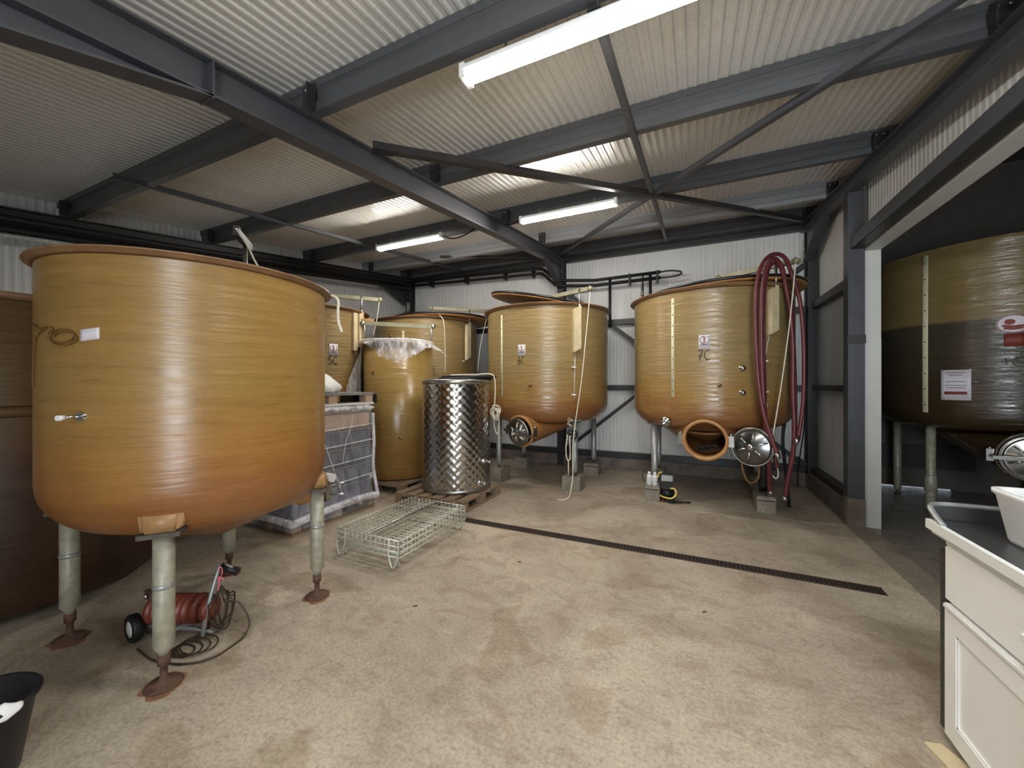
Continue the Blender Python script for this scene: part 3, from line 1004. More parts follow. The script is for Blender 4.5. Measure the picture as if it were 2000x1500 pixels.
def gauge(root, cx, cy, R, ang, z0, z1, w_=.034, n=9):
    bm = BM(); cylpatch(bm, cx, cy, R, ang, w_, z0, z1, .004, 3); g = obj('level_gauge_strip', bm, 'gauge', root)
    bm = BM()
    for k in range(n):
        z = z0 + (z1 - z0) * (k + .5) / n
        cylpatch(bm, cx, cy, R, ang, .012, z - .007, z + .007, .0052, 1)
        for q in range(1, 5):
            zz = z + (z1 - z0) / n * q / 5
            if zz < z1 - .01: cylpatch(bm, cx, cy, R, ang + math.degrees(.010 / R), .008, zz - .0015, zz + .0015, .0052, 1)
    obj('gauge_marks', bm, 'ink', g)

def hoist(root, base, z_low, z_bar, b0, b1, rim_dir, sleeve=True, ropes=()):
    """lid hoist: cream sleeve on the wall, chrome post, bar above"""
    x, y = base
    d = V((rim_dir[0], rim_dir[1], 0)).normalized(); s = V((-d.y, d.x, 0))
    c = V((x, y, 0))
    if sleeve:
        bm = BM()
        ztop = z_bar - .23
        # tall folded sleeve with slanted foot
        poly = [(-.055, z_low), (.055, z_low + .055), (.055, ztop), (.02, ztop), (.015, ztop - .03), (-.055, ztop - .05)]
        A = [bm.verts.new(c + s * u + V((0, 0, z)) + d * .03) for u, z in poly]
        B = [bm.verts.new(c + s * u + V((0, 0, z)) - d * .03) for u, z in poly]
        bm.faces.new(A); bm.faces.new(B[::-1])
        for i in range(len(poly)): bm.faces.new((A[i], A[(i + 1) % 6], B[(i + 1) % 6], B[i]))
        bmesh.ops.bevel(bm, geom=bm.edges[:], offset=.006, segments=2, affect='EDGES')
        obj('post_sleeve', bm, 'cream', root)
    bm = BM(); p = c + s * .037
    tube(bm, [V((p.x, p.y, z_bar - .27)), V((p.x, p.y, z_bar))], .014, 12)
    lathe(bm, [(.02, 0), (.024, .01), (.024, .05), (.016, .055), (.014, .0)], 12, Matrix.Translation((p.x, p.y, z_bar - .26)), closed=True)
    obj('hoist_post', bm, 'inox_br', root)
    b0, b1 = V((b0[0], b0[1], z_bar)), V((b1[0], b1[1], z_bar))
    bm = BM(); obox(bm, b0, b1, .045, .055); hb = obj('hoist_bar', bm, 'bar', root)
    ax = (b1 - b0).normalized(); sd = ax.cross(V((0, 0, 1)))
    for p in (b0, b1):
        bm = BM(); lathe(bm, [(0, -.03), (.034, -.03), (.034, -.02), (.026, -.012), (.026, .012), (.034, .02), (.034, .03), (0, .03)], 20, frame(p, sd)); obj('pulley', bm, 'bar', hb)
    for pts in ropes:
        bm = BM(); tube(bm, curve(pts, 6), .0065, 6); obj('rope', bm, 'rope', root)
    return hb

def knot(pts_center, r, n, seed, flat=(1, 1, 1)):
    rnd = random.Random(seed)
    c = V(pts_center)
    P = []
    for i in range(n):
        P.append(c + V((rnd.uniform(-1, 1) * r * flat[0], rnd.uniform(-1, 1) * r * flat[1], rnd.uniform(-1, 1) * r * flat[2])))
    return P

# --- big amber tank in the left foreground
FX, FY, FR = -2.88, 1.45, .705
t = thing('fermentation_tank', 'large amber fibreglass tank on four round legs, nearest the camera at the left', 'tank', (FX, FY, 0))
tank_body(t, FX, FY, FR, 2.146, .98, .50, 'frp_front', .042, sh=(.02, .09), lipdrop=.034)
for x, y in ((-2.40, 1.03), (-2.42, 1.92), (-3.37, 1.87), (-3.33, .98)):
    leg(t, x, y, 0, .775, .044, 'disc', (.14, .10), (x - FX, y - FY), zseam=.50)
m = manway(t, (-2.84, 2.13, .745), (.04, .99, -.12), .17, .34, lugs=True)
bm = BM(); tube(bm, [(-2.79, 2.27, .735), (-2.68, 2.27, .735)], .036, 14); obj('outlet_cap', bm, 'white', t)
bm = BM(); tube(bm, [(-2.70, 2.26, .69), (-2.58, 2.30, .70)], .008, 8); tube(bm, [(-2.70, 2.26, .60), (-2.58, 2.30, .61)], .008, 8); tube(bm, [(-2.61, 2.29, .70), (-2.61, 2.29, .60)], .005, 8)
box(bm, -2.74, -2.69, 2.22, 2.27, .55, .70); obj('clamp_arm', bm, 'inox_br', t)
# thermometer pocket pipe on the left of the shell
a = math.radians(-66.5); p0 = V((FX + FR * math.cos(a), FY + FR * math.sin(a), 1.35)); dd = V((math.cos(a), math.sin(a), 0))
bm = BM()
tube(bm, [p0 - dd * .02, p0 + dd * .012], .022, 20)
tube(bm, [p0, p0 + dd * .075], .008, 12)
o = obj('sampling_pipe', bm, 'inox', t)
bm = BM(); tube(bm, [p0 + dd * .072, p0 + dd * .098], .012, 14); obj('pipe_cap', bm, 'white', o)
bm = BM(); cylpatch(bm, FX, FY, FR, -63.5, .085, 1.708, 1.762, .003, 6, skew=.012); obj('tape_scrap', bm, 'paper', t)
def oncyl(ang, z, off=.008, cx=FX, cy=FY, R=FR):
    a = math.radians(ang); return V((cx + (R + off) * math.cos(a), cy + (R + off) * math.sin(a), z))
bm = BM()
pts = [oncyl(-96, 1.80), oncyl(-88, 1.77), oncyl(-82, 1.775)]
for k in range(26):
    a = 2 * PI * k / 12 + 2.2
    pts.append(oncyl(-75.5 + .25 * k / 3 + 6.0 * math.cos(a), 1.735 + .034 * math.sin(a) - .001 * k, .008 + .002 * (k % 3)))
tube(bm, curve(pts, 5), .0035, 6)
tube(bm, curve([oncyl(-83, 1.765, .01), oncyl(-89, 1.745), oncyl(-92.5, 1.70), oncyl(-94, 1.64), oncyl(-95, 1.56), oncyl(-95, 1.48)], 5), .0032, 6)
obj('sensor_lead', bm, 'cable_t', t)
# hoist seen end-on at the far side of the rim
bm = BM(); tube(bm, [(-3.33, 1.97, 2.10), (-3.33, 1.97, 2.68)], .016, 12); obj('hoist_post', bm, 'inox_br', t)
bm = BM(); obox(bm, (-3.42, 2.06, 2.665), (-3.16, 1.80, 2.665), .042, .055); hb = obj('hoist_bar', bm, 'steel_dk', t)
bm = BM(); lathe(bm, [(0, -.02), (.03, -.02), (.03, .02), (0, .02)], 16, frame((-3.18, 1.82, 2.69), (1, 1, 0))); obj('pulley', bm, 'inox', hb)
bm = BM(); tube(bm, curve([(-3.18, 1.81, 2.70), (-3.0, 1.79, 2.53), (-2.84, 1.76, 2.36), (-2.66, 1.78, 2.15)], 6), .007, 6); obj('rope', bm, 'rope', t)
bm = BM(); tube(bm, curve([(-2.44, 2.0, 2.13), (-2.405, 2.035, 2.152), (-2.375, 2.06, 2.12), (-2.365, 2.05, 2.03), (-2.352, 2.045, 1.955), (-2.325, 2.05, 1.88)], 5), .010, 8); obj('rope_tail', bm, 'rope', t)

# --- low brown vat behind it
VX, VY, VR = -4.66, 1.02, .96
t = thing('storage_vat', 'low dark brown fibreglass vat standing on the floor at the far left', 'tank', (VX, VY, 0))
bm = BM()
pr2 = [(0, .02), (VR - .25, .02), (VR - .10, .06), (VR - .03, .14), (VR, .28), (VR, 2.02), (VR - .015, 2.04), (VR - .02, .3), (VR - .2, .08), (0, .06)]
lathe(bm, pr2, 96, Matrix.Translation((VX, VY, 0))); obj('shell', bm, 'frp_old', t)
bm = BM(); lathe(bm, [(VR - .02, 2.0), (VR + .05, 2.02), (VR + .055, 2.05), (VR - .02, 2.05)], 96, Matrix.Translation((VX, VY, 0)), closed=True); obj('rim', bm, 'frp_rim', t)
bm = BM()
for k in (0, 1):
    a = math.radians(-38 + 60 * k)
    obox(bm, (VX + .6 * math.cos(a), VY + .6 * math.sin(a), .012), (VX + .2 * math.cos(a), VY + .2 * math.sin(a), .012), .2, .024)
obj('base_skid', bm, 'rust', t)
bm = BM(); lathe(bm, [(VR, 1.30), (VR + .03, 1.31), (VR + .03, 1.36), (VR, 1.37)], 96, Matrix.Translation((VX, VY, 0)), closed=True); obj('stiffening_band', bm, 'frp_old', t)

# --- tank 6C
X6, Y6, R6 = -2.15, 5.95, .955
t6 = t = thing('fermentation_tank', 'amber fibreglass tank marked 6C in the middle at the back wall, its lid tipped up', 'tank', (X6, Y6, 0))
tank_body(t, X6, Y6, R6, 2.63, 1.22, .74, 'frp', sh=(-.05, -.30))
LEG6 = [(-1.54, 5.42), (-1.52, 6.50), (-2.79, 5.50), (-2.79, 6.50)]
for x, y in LEG6:
    leg(t, x, y, .2, 1.0, .042, 'pin', (.14, .19), (x - X6, y - Y6), mat='galv')
ax = V((-.30, -.93, -.16)).normalized()
oc = V((-2.20, 4.99, .845))
manway(t, oc, ax, .195, .20)
sump(t, oc, ax, .195, (X6 - .02, Y6 - .05, .93), .62, 'frp')
sd = ax.cross(V((0, 0, 1))).normalized()
door_disc(t, oc + ax * .02 + V((-.02, 0, -.012)), ax, .19, bar=(oc + ax * .085 - sd * -.235 + V((0, 0, .03)), oc + ax * .085 - sd * .29 + V((0, 0, -.035))))
gauge(t, X6, Y6, R6, -113.5, 1.33, 2.51)
logo(t, X6, Y6, R6, -91.8, 1.98, .95)
bm = BM(); strokes(bm, X6, Y6, R6, -91.8, 1.835, G6 + GC2, .012); obj('tank_number', bm, 'ink', t)
def tap(root, cx, cy, R, ang, z, r=.02, mat='brass'):
    a = math.radians(ang); d = V((math.cos(a), math.sin(a), 0)); p = V((cx, cy, z)) + d * (R - .004)
    bm = BM(); lathe(bm, [(0, 0), (r * 1.3, 0), (r * 1.3, .008), (r * .8, .01), (r * .8, .03), (r, .032), (r * .9, .05), (0, .055)], 20, frame(p, d)); return obj('tap_fitting', bm, mat, root)
tap(t, X6, Y6, R6, -84, 1.49, .019)
hoist(t, (-1.46, 5.255), 1.94, 2.825, (-1.99, 5.62), (-1.29, 5.33), (.70, -.70), ropes=[
    [(-1.293, 5.333, 2.794), (-1.318, 5.233, 2.273), (-1.355, 5.106, 1.575), (-1.428, 5.016, 0.911), (-1.433, 4.959, 0.635), (-1.419, 4.911, 0.345), (-1.422, 4.854, 0.193), (-1.45, 4.845, 0.06), (-1.52, 4.83, 0.012), (-1.60, 4.83, .01)]])
bm = BM(); tube(bm, [(-1.49, 5.26, 1.94), (-1.50, 5.25, 1.3)], .005, 6)
for z in (1.74, 1.36): box(bm, -1.525, -1.465, 5.215, 5.235, z - .009, z + .009)
obj('vent_line', bm, 'white', t)
bm = BM()
c = V((-1.54, 5.31, .80))
lathe(bm, [(.05, -.02), (.07, -.02), (.075, 0), (.07, .02), (.05, .02)], 24, frame(c, (0.2, -1, 0)), closed=True)
tube(bm, [c + V((-.07, 0, 0)), c + V((.07, 0, 0))], .010, 8); tube(bm, [c + V((0, 0, -.07)), c + V((0, 0, .07))], .010, 8)
obj('rope_wheel', bm, 'black', t)
bm = BM(); tube(bm, curve([(-1.60, 5.27, .80), (-1.62, 5.26, .62), (-1.61, 5.26, .48), (-1.585, 5.26, .44), (-1.56, 5.26, .48), (-1.56, 5.26, .62), (-1.57, 5.27, .78)], 6), .009, 6)
tube(bm, [(-1.585, 5.26, .45), (-1.58, 5.25, .24)], .008, 6); obj('rope_bundle', bm, 'rope', t)
bm = BM(); tube(bm, curve(knot((-1.56, 5.28, .98), .05, 10, 3, (1, .5, 1.4)), 4), .0055, 6); obj('rope_knot', bm, 'rope', t)

# --- tank 7C
X7, Y7, R7 = .18, 5.90, .955
t = thing('fermentation_tank', 'amber fibreglass tank marked 7C in the right back corner with an open manway', 'tank', (X7, Y7, 0))
ax = V((-.10, -.97, -.14)).normalized()
oc = V((.115, 4.93, .865))
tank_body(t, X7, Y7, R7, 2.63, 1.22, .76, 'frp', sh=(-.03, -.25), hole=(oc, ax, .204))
LEG7 = [(-.47, 5.50), (.76, 5.52), (-.50, 6.52), (.82, 6.52)]
for i, (x, y) in enumerate(LEG7):
    leg(t, x, y, .2, 1.0, .042, 'pin', (.14, .20), (x - X7, y - Y7), mat='galv')
manway(t, oc, ax, .205, .16)
sump(t, oc, ax, .205, (X7 - .01, Y7 - .02, .93), .62, 'frp')
gauge(t, X7, Y7, R7, -115.2, 1.35, 2.53)
logo(t, X7, Y7, R7, -94.2, 1.985, 1.0)
bm = BM(); strokes(bm, X7, Y7, R7, -94.7, 1.835, G7 + GC, .012); obj('tank_number', bm, 'ink', t)
tap(t, X7, Y7, R7, -71.4, 1.68, .026, 'inox'); tap(t, X7, Y7, R7, -71.4, 1.41, .026, 'inox'); tap(t, X7, Y7, R7, -85.1, 1.49, .017)
dc = V((.565, 4.845, .835)); dax = V((-.42, -.90, .05)).normalized()
door_disc(t, dc, dax, .20, mat='inox_dark')
bm = BM(); obox(bm, (.385, 4.93, .88), (.50, 4.90, .86), .05, .022, V((0, 1, 0))); tube(bm, [(.40, 4.93, .80), (.40, 4.93, .96)], .012, 8); obj('hinge_arm', bm, 'blackpl', t)
# small outlet flange low on the left
a = math.radians(-120); p = V((-.30, 5.06, 1.06)); d = V((-.35, -.85, -.35)).normalized()
bm = BM(); lathe(bm, [(0, -.1), (.036, -.1), (.036, .0), (.058, .002), (.058, .022), (.036, .024), (.034, .05), (.026, .052), (.024, .0), (0, 0)], 28, frame(p, d))
for k in range(6): lathe(bm, [(0, 0), (.009, 0), (.009, .01), (0, .01)], 6, frame(p + frame((0, 0, 0), d) @ V((.047 * math.cos(k), .047 * math.sin(k), .022)), d))
obj('outlet_flange', bm, 'inox', t)
hoist(t, (.80, 5.14), 2.05, 2.83, (.29, 5.51), (1.0, 5.09), (.64, -.77), ropes=[
    [(0.991, 5.074, 2.813), (0.931, 5.0, 2.223), (0.85, 4.99, 1.506), (0.775, 5.0, 0.947)],
    [(0.775, 5.0, 0.947), (0.80, 4.99, 0.722), (0.82, 4.99, 0.54), (0.80, 4.99, 0.49), (.77, 4.99, .52)]])
bm = BM(); tube(bm, curve([(.76, 5.13, 2.05), (.72, 5.10, 1.8), (.71, 5.10, 1.5), (.74, 5.10, 1.25)], 5), .004, 6)
for z, x in ((1.76, .715), (1.42, .72)): box(bm, x - .028, x + .028, 5.075, 5.095, z - .007, z + .007)
obj('vent_line', bm, 'white', t)
bm = BM()
lathe(bm, [(.050, .03), (.058, .10), (.056, .25), (.047, .36), (.047, .55), (.044, .56), (.044, .03)], 20, Matrix.Translation((.76, 5.52, .2)), closed=True); obj('black_leg_wrap', bm, 'blackpl', t)
bm = BM()
for k in range(5):
    rr = .045 + .006 * k
    pts = [oc - ax * (.11 + .03 * (k % 2)) + V((rr * math.cos(a_ / 10 * 2 * PI) + .03 * (k - 2), .02 * math.sin(a_), -.135 + .022 * math.sin(a_ / 10 * 2 * PI) + .008 * k)) for a_ in range(11)]
    tube(bm, pts, .009, 6)
tag(obj('coiled_cable', bm, 'black', loc=(.1, 5.2, .75)), 'coil of black cable lying inside the open manway of the 7C tank', 'cable')

# --- tank in the left back corner
X8, Y8, R8 = -4.63, 6.08, .95
t = thing('fermentation_tank', 'amber fibreglass tank in the left back corner behind the slim cylinder', 'tank', (X8, Y8, 0))
tank_body(t, X8, Y8, R8, 2.65, 1.22, .8, 'frp', sh=(0, -.2), seg=96)
for x, y in ((-4.0, 5.45), (-5.25, 5.45), (-4.0, 6.7), (-5.25, 6.7)):
    leg(t, x, y, .2, 1.05, .042, 'pin', (.14, .19), (x - X8, y - Y8), mat='galv')
gauge(t, X8, Y8, R8, -77, 1.5, 2.40)
hoist(t, (-3.62, 5.92), 1.93, 2.83, (-4.15, 5.56), (-3.38, 6.24), (1, -.15), ropes=[
    [(-3.385, 6.235, 2.82), (-3.42, 6.02, 2.2), (-3.44, 5.95, 1.72)], [(-4.15, 5.56, 2.8), (-4.16, 5.55, 2.7), (-4.13, 5.56, 2.62)],
    [(-3.86, 5.40, 2.66), (-3.75, 5.36, 2.55), (-3.72, 5.36, 2.2), (-3.72, 5.37, 1.7)]])
bm = BM(); cylpatch(bm, X8, Y8, R8, -11, .05, 1.905, 1.925, .02, 2); obj('small_bracket', bm, 'white', t)
tap(t, X8, Y8, R8, -92, 2.33, .014)

# --- tank 5C at the left, half hidden
X5, Y5, R5 = -5.28, 4.12, .76
t = thing('fermentation_tank', 'amber fibreglass tank marked 5C against the left wall above the wrapped pallet', 'tank', (X5, Y5, 0))
tank_body(t, X5, Y5, R5, 2.60, 1.2, .8, 'frp', rim=.05, sh=(.1, -.1), seg=96)
for x, y in ((-4.80, 3.62), (-5.78, 3.62), (-4.80, 4.62), (-5.78, 4.62)):
    leg(t, x, y, 0, 1.05, .042, 'pin', (.14, .19), (x - X5, y - Y5), mat='galv')
logo(t, X5, Y5, R5, -18.5, 1.985, 1.0)
bm = BM(); strokes(bm, X5, Y5, R5, -19.5, 1.835, G5 + GC, .012); obj('tank_number', bm, 'ink', t)
hoist(t, (-4.53, 4.33), 2.05, 2.83, (-4.97, 4.09), (-4.47, 4.68), (.95, .25), ropes=[
    [(-4.46, 4.651, 2.80), (-4.481, 4.641, 2.63), (-4.51, 4.627, 2.43), (-4.55, 4.604, 2.27)]])
bm = BM(); c = V((-4.50, 4.20, 2.0)); obox(bm, c, c + V((0, 0, .55)), .07, .04, V((1, 0, 0))); obj('post_sleeve', bm, 'cream', t)
bm = BM(); obox(bm, (-4.50, 4.34, 2.47), (-4.38, 4.46, 2.47), .05, .035); obox(bm, (-4.52, 4.36, 2.06), (-4.22, 4.36, 2.06), .05, .04); obj('timber_cleat', bm, 'lid_under', t)

# --- slim cylinder with film over the top
X9, Y9, R9 = -4.09, 4.67, .505
t = thing('storage_cylinder', 'slim open amber fibreglass cylinder with clear film over its rim, behind the steel drum', 'tank', (X9, Y9, .14))
bm = BM(); lathe(bm, [(0, .15), (R9 - .03, .15), (R9, .17), (R9, 2.10), (R9 - .012, 2.10), (R9 - .012, .17), (0, .17)], 96, Matrix.Translation((X9, Y9, 0))); obj('shell', bm, 'frp_cyl', t)
bm = BM(); lathe(bm, [(R9 - .014, 2.08), (R9 + .028, 2.09), (R9 + .035, 2.105), (R9 + .028, 2.12), (R9 - .014, 2.12)], 96, Matrix.Translation((X9, Y9, 0)), closed=True); obj('rim', bm, 'cream', t)
dv = V((.752, .659, 0)); ctr = V((X9, Y9, 0))
bm = BM(); obox(bm, ctr - dv * .52 + V((0, 0, 2.42)), ctr + dv * .52 + V((0, 0, 2.40)), .03, .06); hb = obj('hoist_bar', bm, 'bar', t)
for s in (-1, 1):
    bm = BM(); p = ctr + dv * s * .49; tube(bm, [(p.x, p.y, 2.10), (p.x, p.y, 2.42)], .014, 10); obj('hoist_post', bm, 'inox_br', t)
for s in (-1, 1):
    bm = BM(); p = ctr + dv * s * .52 + V((0, 0, 2.41)); lathe(bm, [(0, -.026), (.034, -.026), (.034, .026), (0, .026)], 18, frame(p, (.66, -.75, 0))); obj('pulley', bm, 'inox_br', hb)
rnd = random.Random(3)
def skirt(bm, a0, a1, n, zt, drop, seed, flare=.03):
    r_ = random.Random(seed)
    rows = 7
    G = []
    for i in range(n + 1):
        f = i / n
        a = math.radians(a0 + (a1 - a0) * f)
        dz = drop(f) * (1 + .10 * r_.uniform(-1, 1))
        col = []
        ph = r_.uniform(0, 6)
        for j in range(rows + 1):
            q = j / rows
            rr = R9 + .036 + flare * q * (1 + .8 * math.sin(f * 26 + q * 2)) + (.22 * q * max(0, f - .72) / .28) + .006 * math.sin(ph + q * 5)
            col.append(bm.verts.new((X9 + rr * math.cos(a), Y9 + rr * math.sin(a), zt - dz * q)))
        G.append(col)
    for i in range(n):
        for j in range(rows):
            f_ = bm.faces.new((G[i][j], G[i + 1][j], G[i + 1][j + 1], G[i][j + 1])); f_.smooth = True
bm = BM()
skirt(bm, -98, 8, 64, 2.125, lambda f: .04 + .26 * max(0, math.sin(min(1, f * 1.15) * PI)) * (1 if f < .85 else .9) + (.22 if f > .8 else 0) * (f - .8) * 4, 5, .05)
fl_ = obj('film_cover', bm, 'film_skirt', t)
bm = BM(); skirt(bm, -148, -112, 24, 2.125, lambda f: .75 + .12 * math.sin(f * 9), 8, .03); obj('film_tail', bm, 'film_skirt', t)
bm = BM()
pts = [V((X9 + (R9 + .02) * math.cos(math.radians(a)), Y9 + (R9 + .02) * math.sin(math.radians(a)), 2.128 + .006 * math.sin(a))) for a in range(-150, 20, 6)]
tube(bm, pts, [.022 + .012 * max(0, math.cos((i - 7) / 4)) for i in range(len(pts))], 10); obj('rolled_film_edge', bm, 'film2', t)
bm = BM(); strokes(bm, X9, Y9, R9, -92.5, 1.66, [[(-.03, .03), (-.01, 0), (-.03, -.03)], [(.02, .03), (0, 0), (.025, -.03)]], .010); obj('tank_number', bm, 'ink', t)
tap(t, X9, Y9, R9, -46, .75, .016); tap(t, X9, Y9, R9, -92, .47, .02, 'galv')
bm = BM(); a = math.radians(-92); d = V((math.cos(a), math.sin(a), 0)); p = V((X9, Y9, .21)) + d * (R9 - .01); tube(bm, [p, p + d * .10], .035, 16); obj('drain_cap', bm, 'white', t)

# ------------------------------------------------------------------ lids resting on tanks
def lid(c, n, r, label, th=.03, cat='lid'):
    m = frame(c, n)
    t = thing('tank_lid', label, cat, tuple(c), 'floating tank lids')
    bm = BM(); lathe(bm, [(0, -.006), (r * .5, -.004), (r - .03, 0), (r, .008), (r, th * .6), (r - .02, th), (0, th)], 80, m); obj('plate', bm, 'lid_under', t)
    bm = BM(); lathe(bm, [(r - .02, th - .004), (r + .006, th * .7), (r + .012, th + .012), (r + .004, th + .024), (r - .02, th + .016)], 80, m, closed=True); obj('rim_gasket', bm, 'blackpl', t)
    return t
n6 = V((.20, -.02, 1)).normalized()
lid(V((X6 - .10, Y6 + .08, 2.80)), n6, .86, 'round brown fibreglass lid tipped up on top of the 6C tank')
lid(V((X7 + .12, Y7 + .05, 2.655)), V((-.035, .0, 1)).normalized(), .97, 'round brown lid with a black gasket lying on the 7C tank')
lid(V((X8 + .30, Y8 + .10, 2.668)), V((0, 0, 1)), .93, 'brown lid pushed sideways over the rim of the left corner tank')

# ------------------------------------------------------------------ dark tank in the side hall
XD, YD, RD = 3.16, 6.5, 1.03
t = thing('fermentation_tank', 'tall dark olive tank in the unlit hall behind the wide opening at the right', 'tank', (XD, YD, 0))
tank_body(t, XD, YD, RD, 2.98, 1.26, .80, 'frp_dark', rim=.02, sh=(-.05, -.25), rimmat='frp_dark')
for x, y in ((2.50, 6.17), (2.57, 7.18), (3.85, 5.95), (3.85, 7.1)):
    leg(t, x, y, 0, 1.05, .043, 'pin', (.14, .17), (x - XD, y - YD), mat='leg', zseam=.34)
bm = BM(); lathe(bm, [(.043, .26), (.055, .265), (.055, .40), (.048, .41), (.048, .44), (.043, .45)], 24, Matrix.Translation((2.50, 6.17, 0)), closed=True); obj('leg_sleeve', bm, 'leg', t)
gauge(t, XD, YD, RD, -143, 1.19, 2.93, .05, 10)
ax = V((-.22, -.96, -.1)).normalized(); oc = V((2.93, 5.46, .80))
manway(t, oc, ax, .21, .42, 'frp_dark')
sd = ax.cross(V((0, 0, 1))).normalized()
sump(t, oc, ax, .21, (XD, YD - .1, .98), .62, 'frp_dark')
door_disc(t, oc + ax * .02, ax, .215, bar=(oc + ax * .085 - sd * .27, oc + ax * .085 + sd * .27))
bm = BM(); cylpatch(bm, XD, YD, RD, -129.5, .22, 1.335, 1.655, .003, 8); pp = obj('notice_sheet', bm, 'paper', t)
bm = BM(); cylpatch(bm, XD, YD, RD, -129.5, .165, 1.395, 1.425, .0045, 8); obj('red_bar', bm, 'maroon', pp)
bm = BM()
for z, w_ in ((1.625, .14), (1.60, .10), (1.53, .15), (1.49, .16), (1.465, .13)): cylpatch(bm, XD, YD, RD, -129.5, w_, z - .0025, z + .0025, .0045, 6)
obj('print_lines', bm, 'ink', pp)
bm = BM()
def cyldisc(bm, cx, cy, R, ang, zc, ru, rv, th, n=28):
    a0 = math.radians(ang); vs_ = []
    for k in range(n):
        u, v = ru * math.cos(2 * PI * k / n), rv * math.sin(2 * PI * k / n)
        a = a0 + u / R; vs_.append(bm.verts.new((cx + (R + th) * math.cos(a), cy + (R + th) * math.sin(a), zc + v)))
    bm.faces.new(vs_)
cyldisc(bm, XD, YD, RD, -108.5, 2.095, .11, .09, .003); em = obj('round_emblem', bm, 'paper', t)
bm = BM(); strokes(bm, XD, YD, RD, -108.5, 2.095, [arcp(0, 0, .103, 0, 360, 24, .085)], .007, .005)
cyldisc(bm, XD, YD, RD, -109.8, 2.115, .035, .028, .0045, 14); strokes(bm, XD, YD, RD, -108.5, 2.095, [[(-.07, -.015), (.0, -.028), (.085, -.02)], [(-.06, -.04), (0, -.05), (.06, -.042)]], .022, .0055)
obj('emblem_print', bm, 'maroon', em)
bm = BM(); cylpatch(bm, XD, YD, RD, -108.3, .125, 1.875, 2.0, .003, 6); obj('red_square_sticker', bm, 'maroon', t)
bm = BM(); strokes(bm, XD, YD, RD, -109.2, 1.72, [[(-.05, .03), (-.03, .04), (-.03, -.03)]] + [arcp(.04, 0, .03, 60, 300, 8, .04)], .010); obj('tank_number', bm, 'ink', t)
bm = BM(); tube(bm, [(2.97, 5.55, .56), (2.97, 5.55, .30)], .03, 12); lathe(bm, [(0, 0), (.045, 0), (.045, .03), (0, .03)], 16, Matrix.Translation((2.97, 5.55, .28))); obj('drain_valve', bm, 'blackpl', t)

# ------------------------------------------------------------------ concrete blocks under the tank feet
def block(x0, x1, y0, y1, label, hollow=False, h=.2, grp='concrete blocks under the tank legs', cap=True):
    t = thing('concrete_block', label, 'block', ((x0 + x1) / 2, (y0 + y1) / 2, 0), grp)
    bm = BM(); box(bm, x0, x1, y0, y1, 0, h)
    bmesh.ops.bevel(bm, geom=bm.edges[:], offset=.008, segments=2, affect='EDGES')
    obj('body', bm, 'block', t)
    if cap:
        bm = BM(); box(bm, x0 + .01, x1 - .01, y0 - .003, y0 + .01, h - .055, h - .046); obj('mortar_groove', bm, 'dark_hole', t)
    if hollow:
        bm = BM(); cx, cy = (x0 + x1) / 2, (y0 + y1) / 2
        lathe(bm, [(.0, h + .001), (.045, h + .001), (.045, h + .003), (0, h + .003)], 20, Matrix.Translation((cx - .02, cy - .02, 0))); obj('core_hole', bm, 'dark_hole', t)
block(-.575, -.395, 5.30, 5.66, 'concrete block with two white bottles on it, left front foot of the 7C tank')
block(.67, .86, 5.34, 5.70, 'concrete block at the right front foot of the 7C tank, below the hanging hoses')
block(-.60, -.40, 6.36, 6.66, 'shaded concrete block at the left rear foot of the 7C tank')
block(.72, .92, 6.36, 6.66, 'shaded concrete block at the right rear foot of the 7C tank')
block(-1.70, -1.50 + .06, 5.32, 5.60, 'concrete block with a rope trailing down it, right front foot of the 6C tank', True, cap=False)
block(-1.66, -1.42, 6.36, 6.64, 'concrete block at the right rear foot of the 6C tank near the back wall')
block(-2.92, -2.68, 5.34, 5.70, 'concrete block at the left front foot of the 6C tank beside the steel drum', cap=False)
block(-2.92, -2.68, 6.36, 6.70, 'small dark concrete block at the left rear foot of the 6C tank', cap=False)
for x, y, l in ((-4.0, 5.45, 'right front'), (-4.0, 6.7, 'right rear'), (-5.25, 5.45, 'left front'), (-5.25, 6.7, 'left rear')):
    block(x - .12, x + .12, y - .12, y + .12, 'concrete block at the ' + l + ' foot of the left corner tank', cap=False)

# ------------------------------------------------------------------ pallets
def pallet(x0, x1, y0, y1, label, base=0.0, mat='timber'):
    t = thing('wooden_pallet', label, 'pallet', ((x0 + x1) / 2, (y0 + y1) / 2, base), 'timber pallets on the floor')
    n = 6
    w_ = (x1 - x0)
    for i in range(n):                       # deck boards running along Y
        a = x0 + (w_ - .12) * i / (n - 1)
        bm = BM(); box(bm, a, a + .12, y0, y1, base + .118, base + .14); obj('deck_board', bm, mat, t)
    for y in (y0, (y0 + y1) / 2 - .05, y1 - .1):
        bm = BM(); box(bm, x0, x1, y, y + .1, base + .098, base + .118); obj('cross_board', bm, mat, t)
    for x in (x0, (x0 + x1) / 2 - .05, x1 - .1):
        for y in (y0, (y0 + y1) / 2 - .05, y1 - .1):
            bm = BM(); box(bm, x, x + .1, y, y + .1, base + .02, base + .098); obj('spacer_block', bm, mat, t)
        bm = BM(); box(bm, x, x + .1, y0, y1, base, base + .02); obj('runner', bm, mat, t)
    return t
pallet(-3.42, -2.40, 3.84, 4.78, 'worn wooden pallet under the shiny steel drum')
pallet(-4.58, -3.56, 4.14, 5.16, 'wooden pallet under the slim amber cylinder')

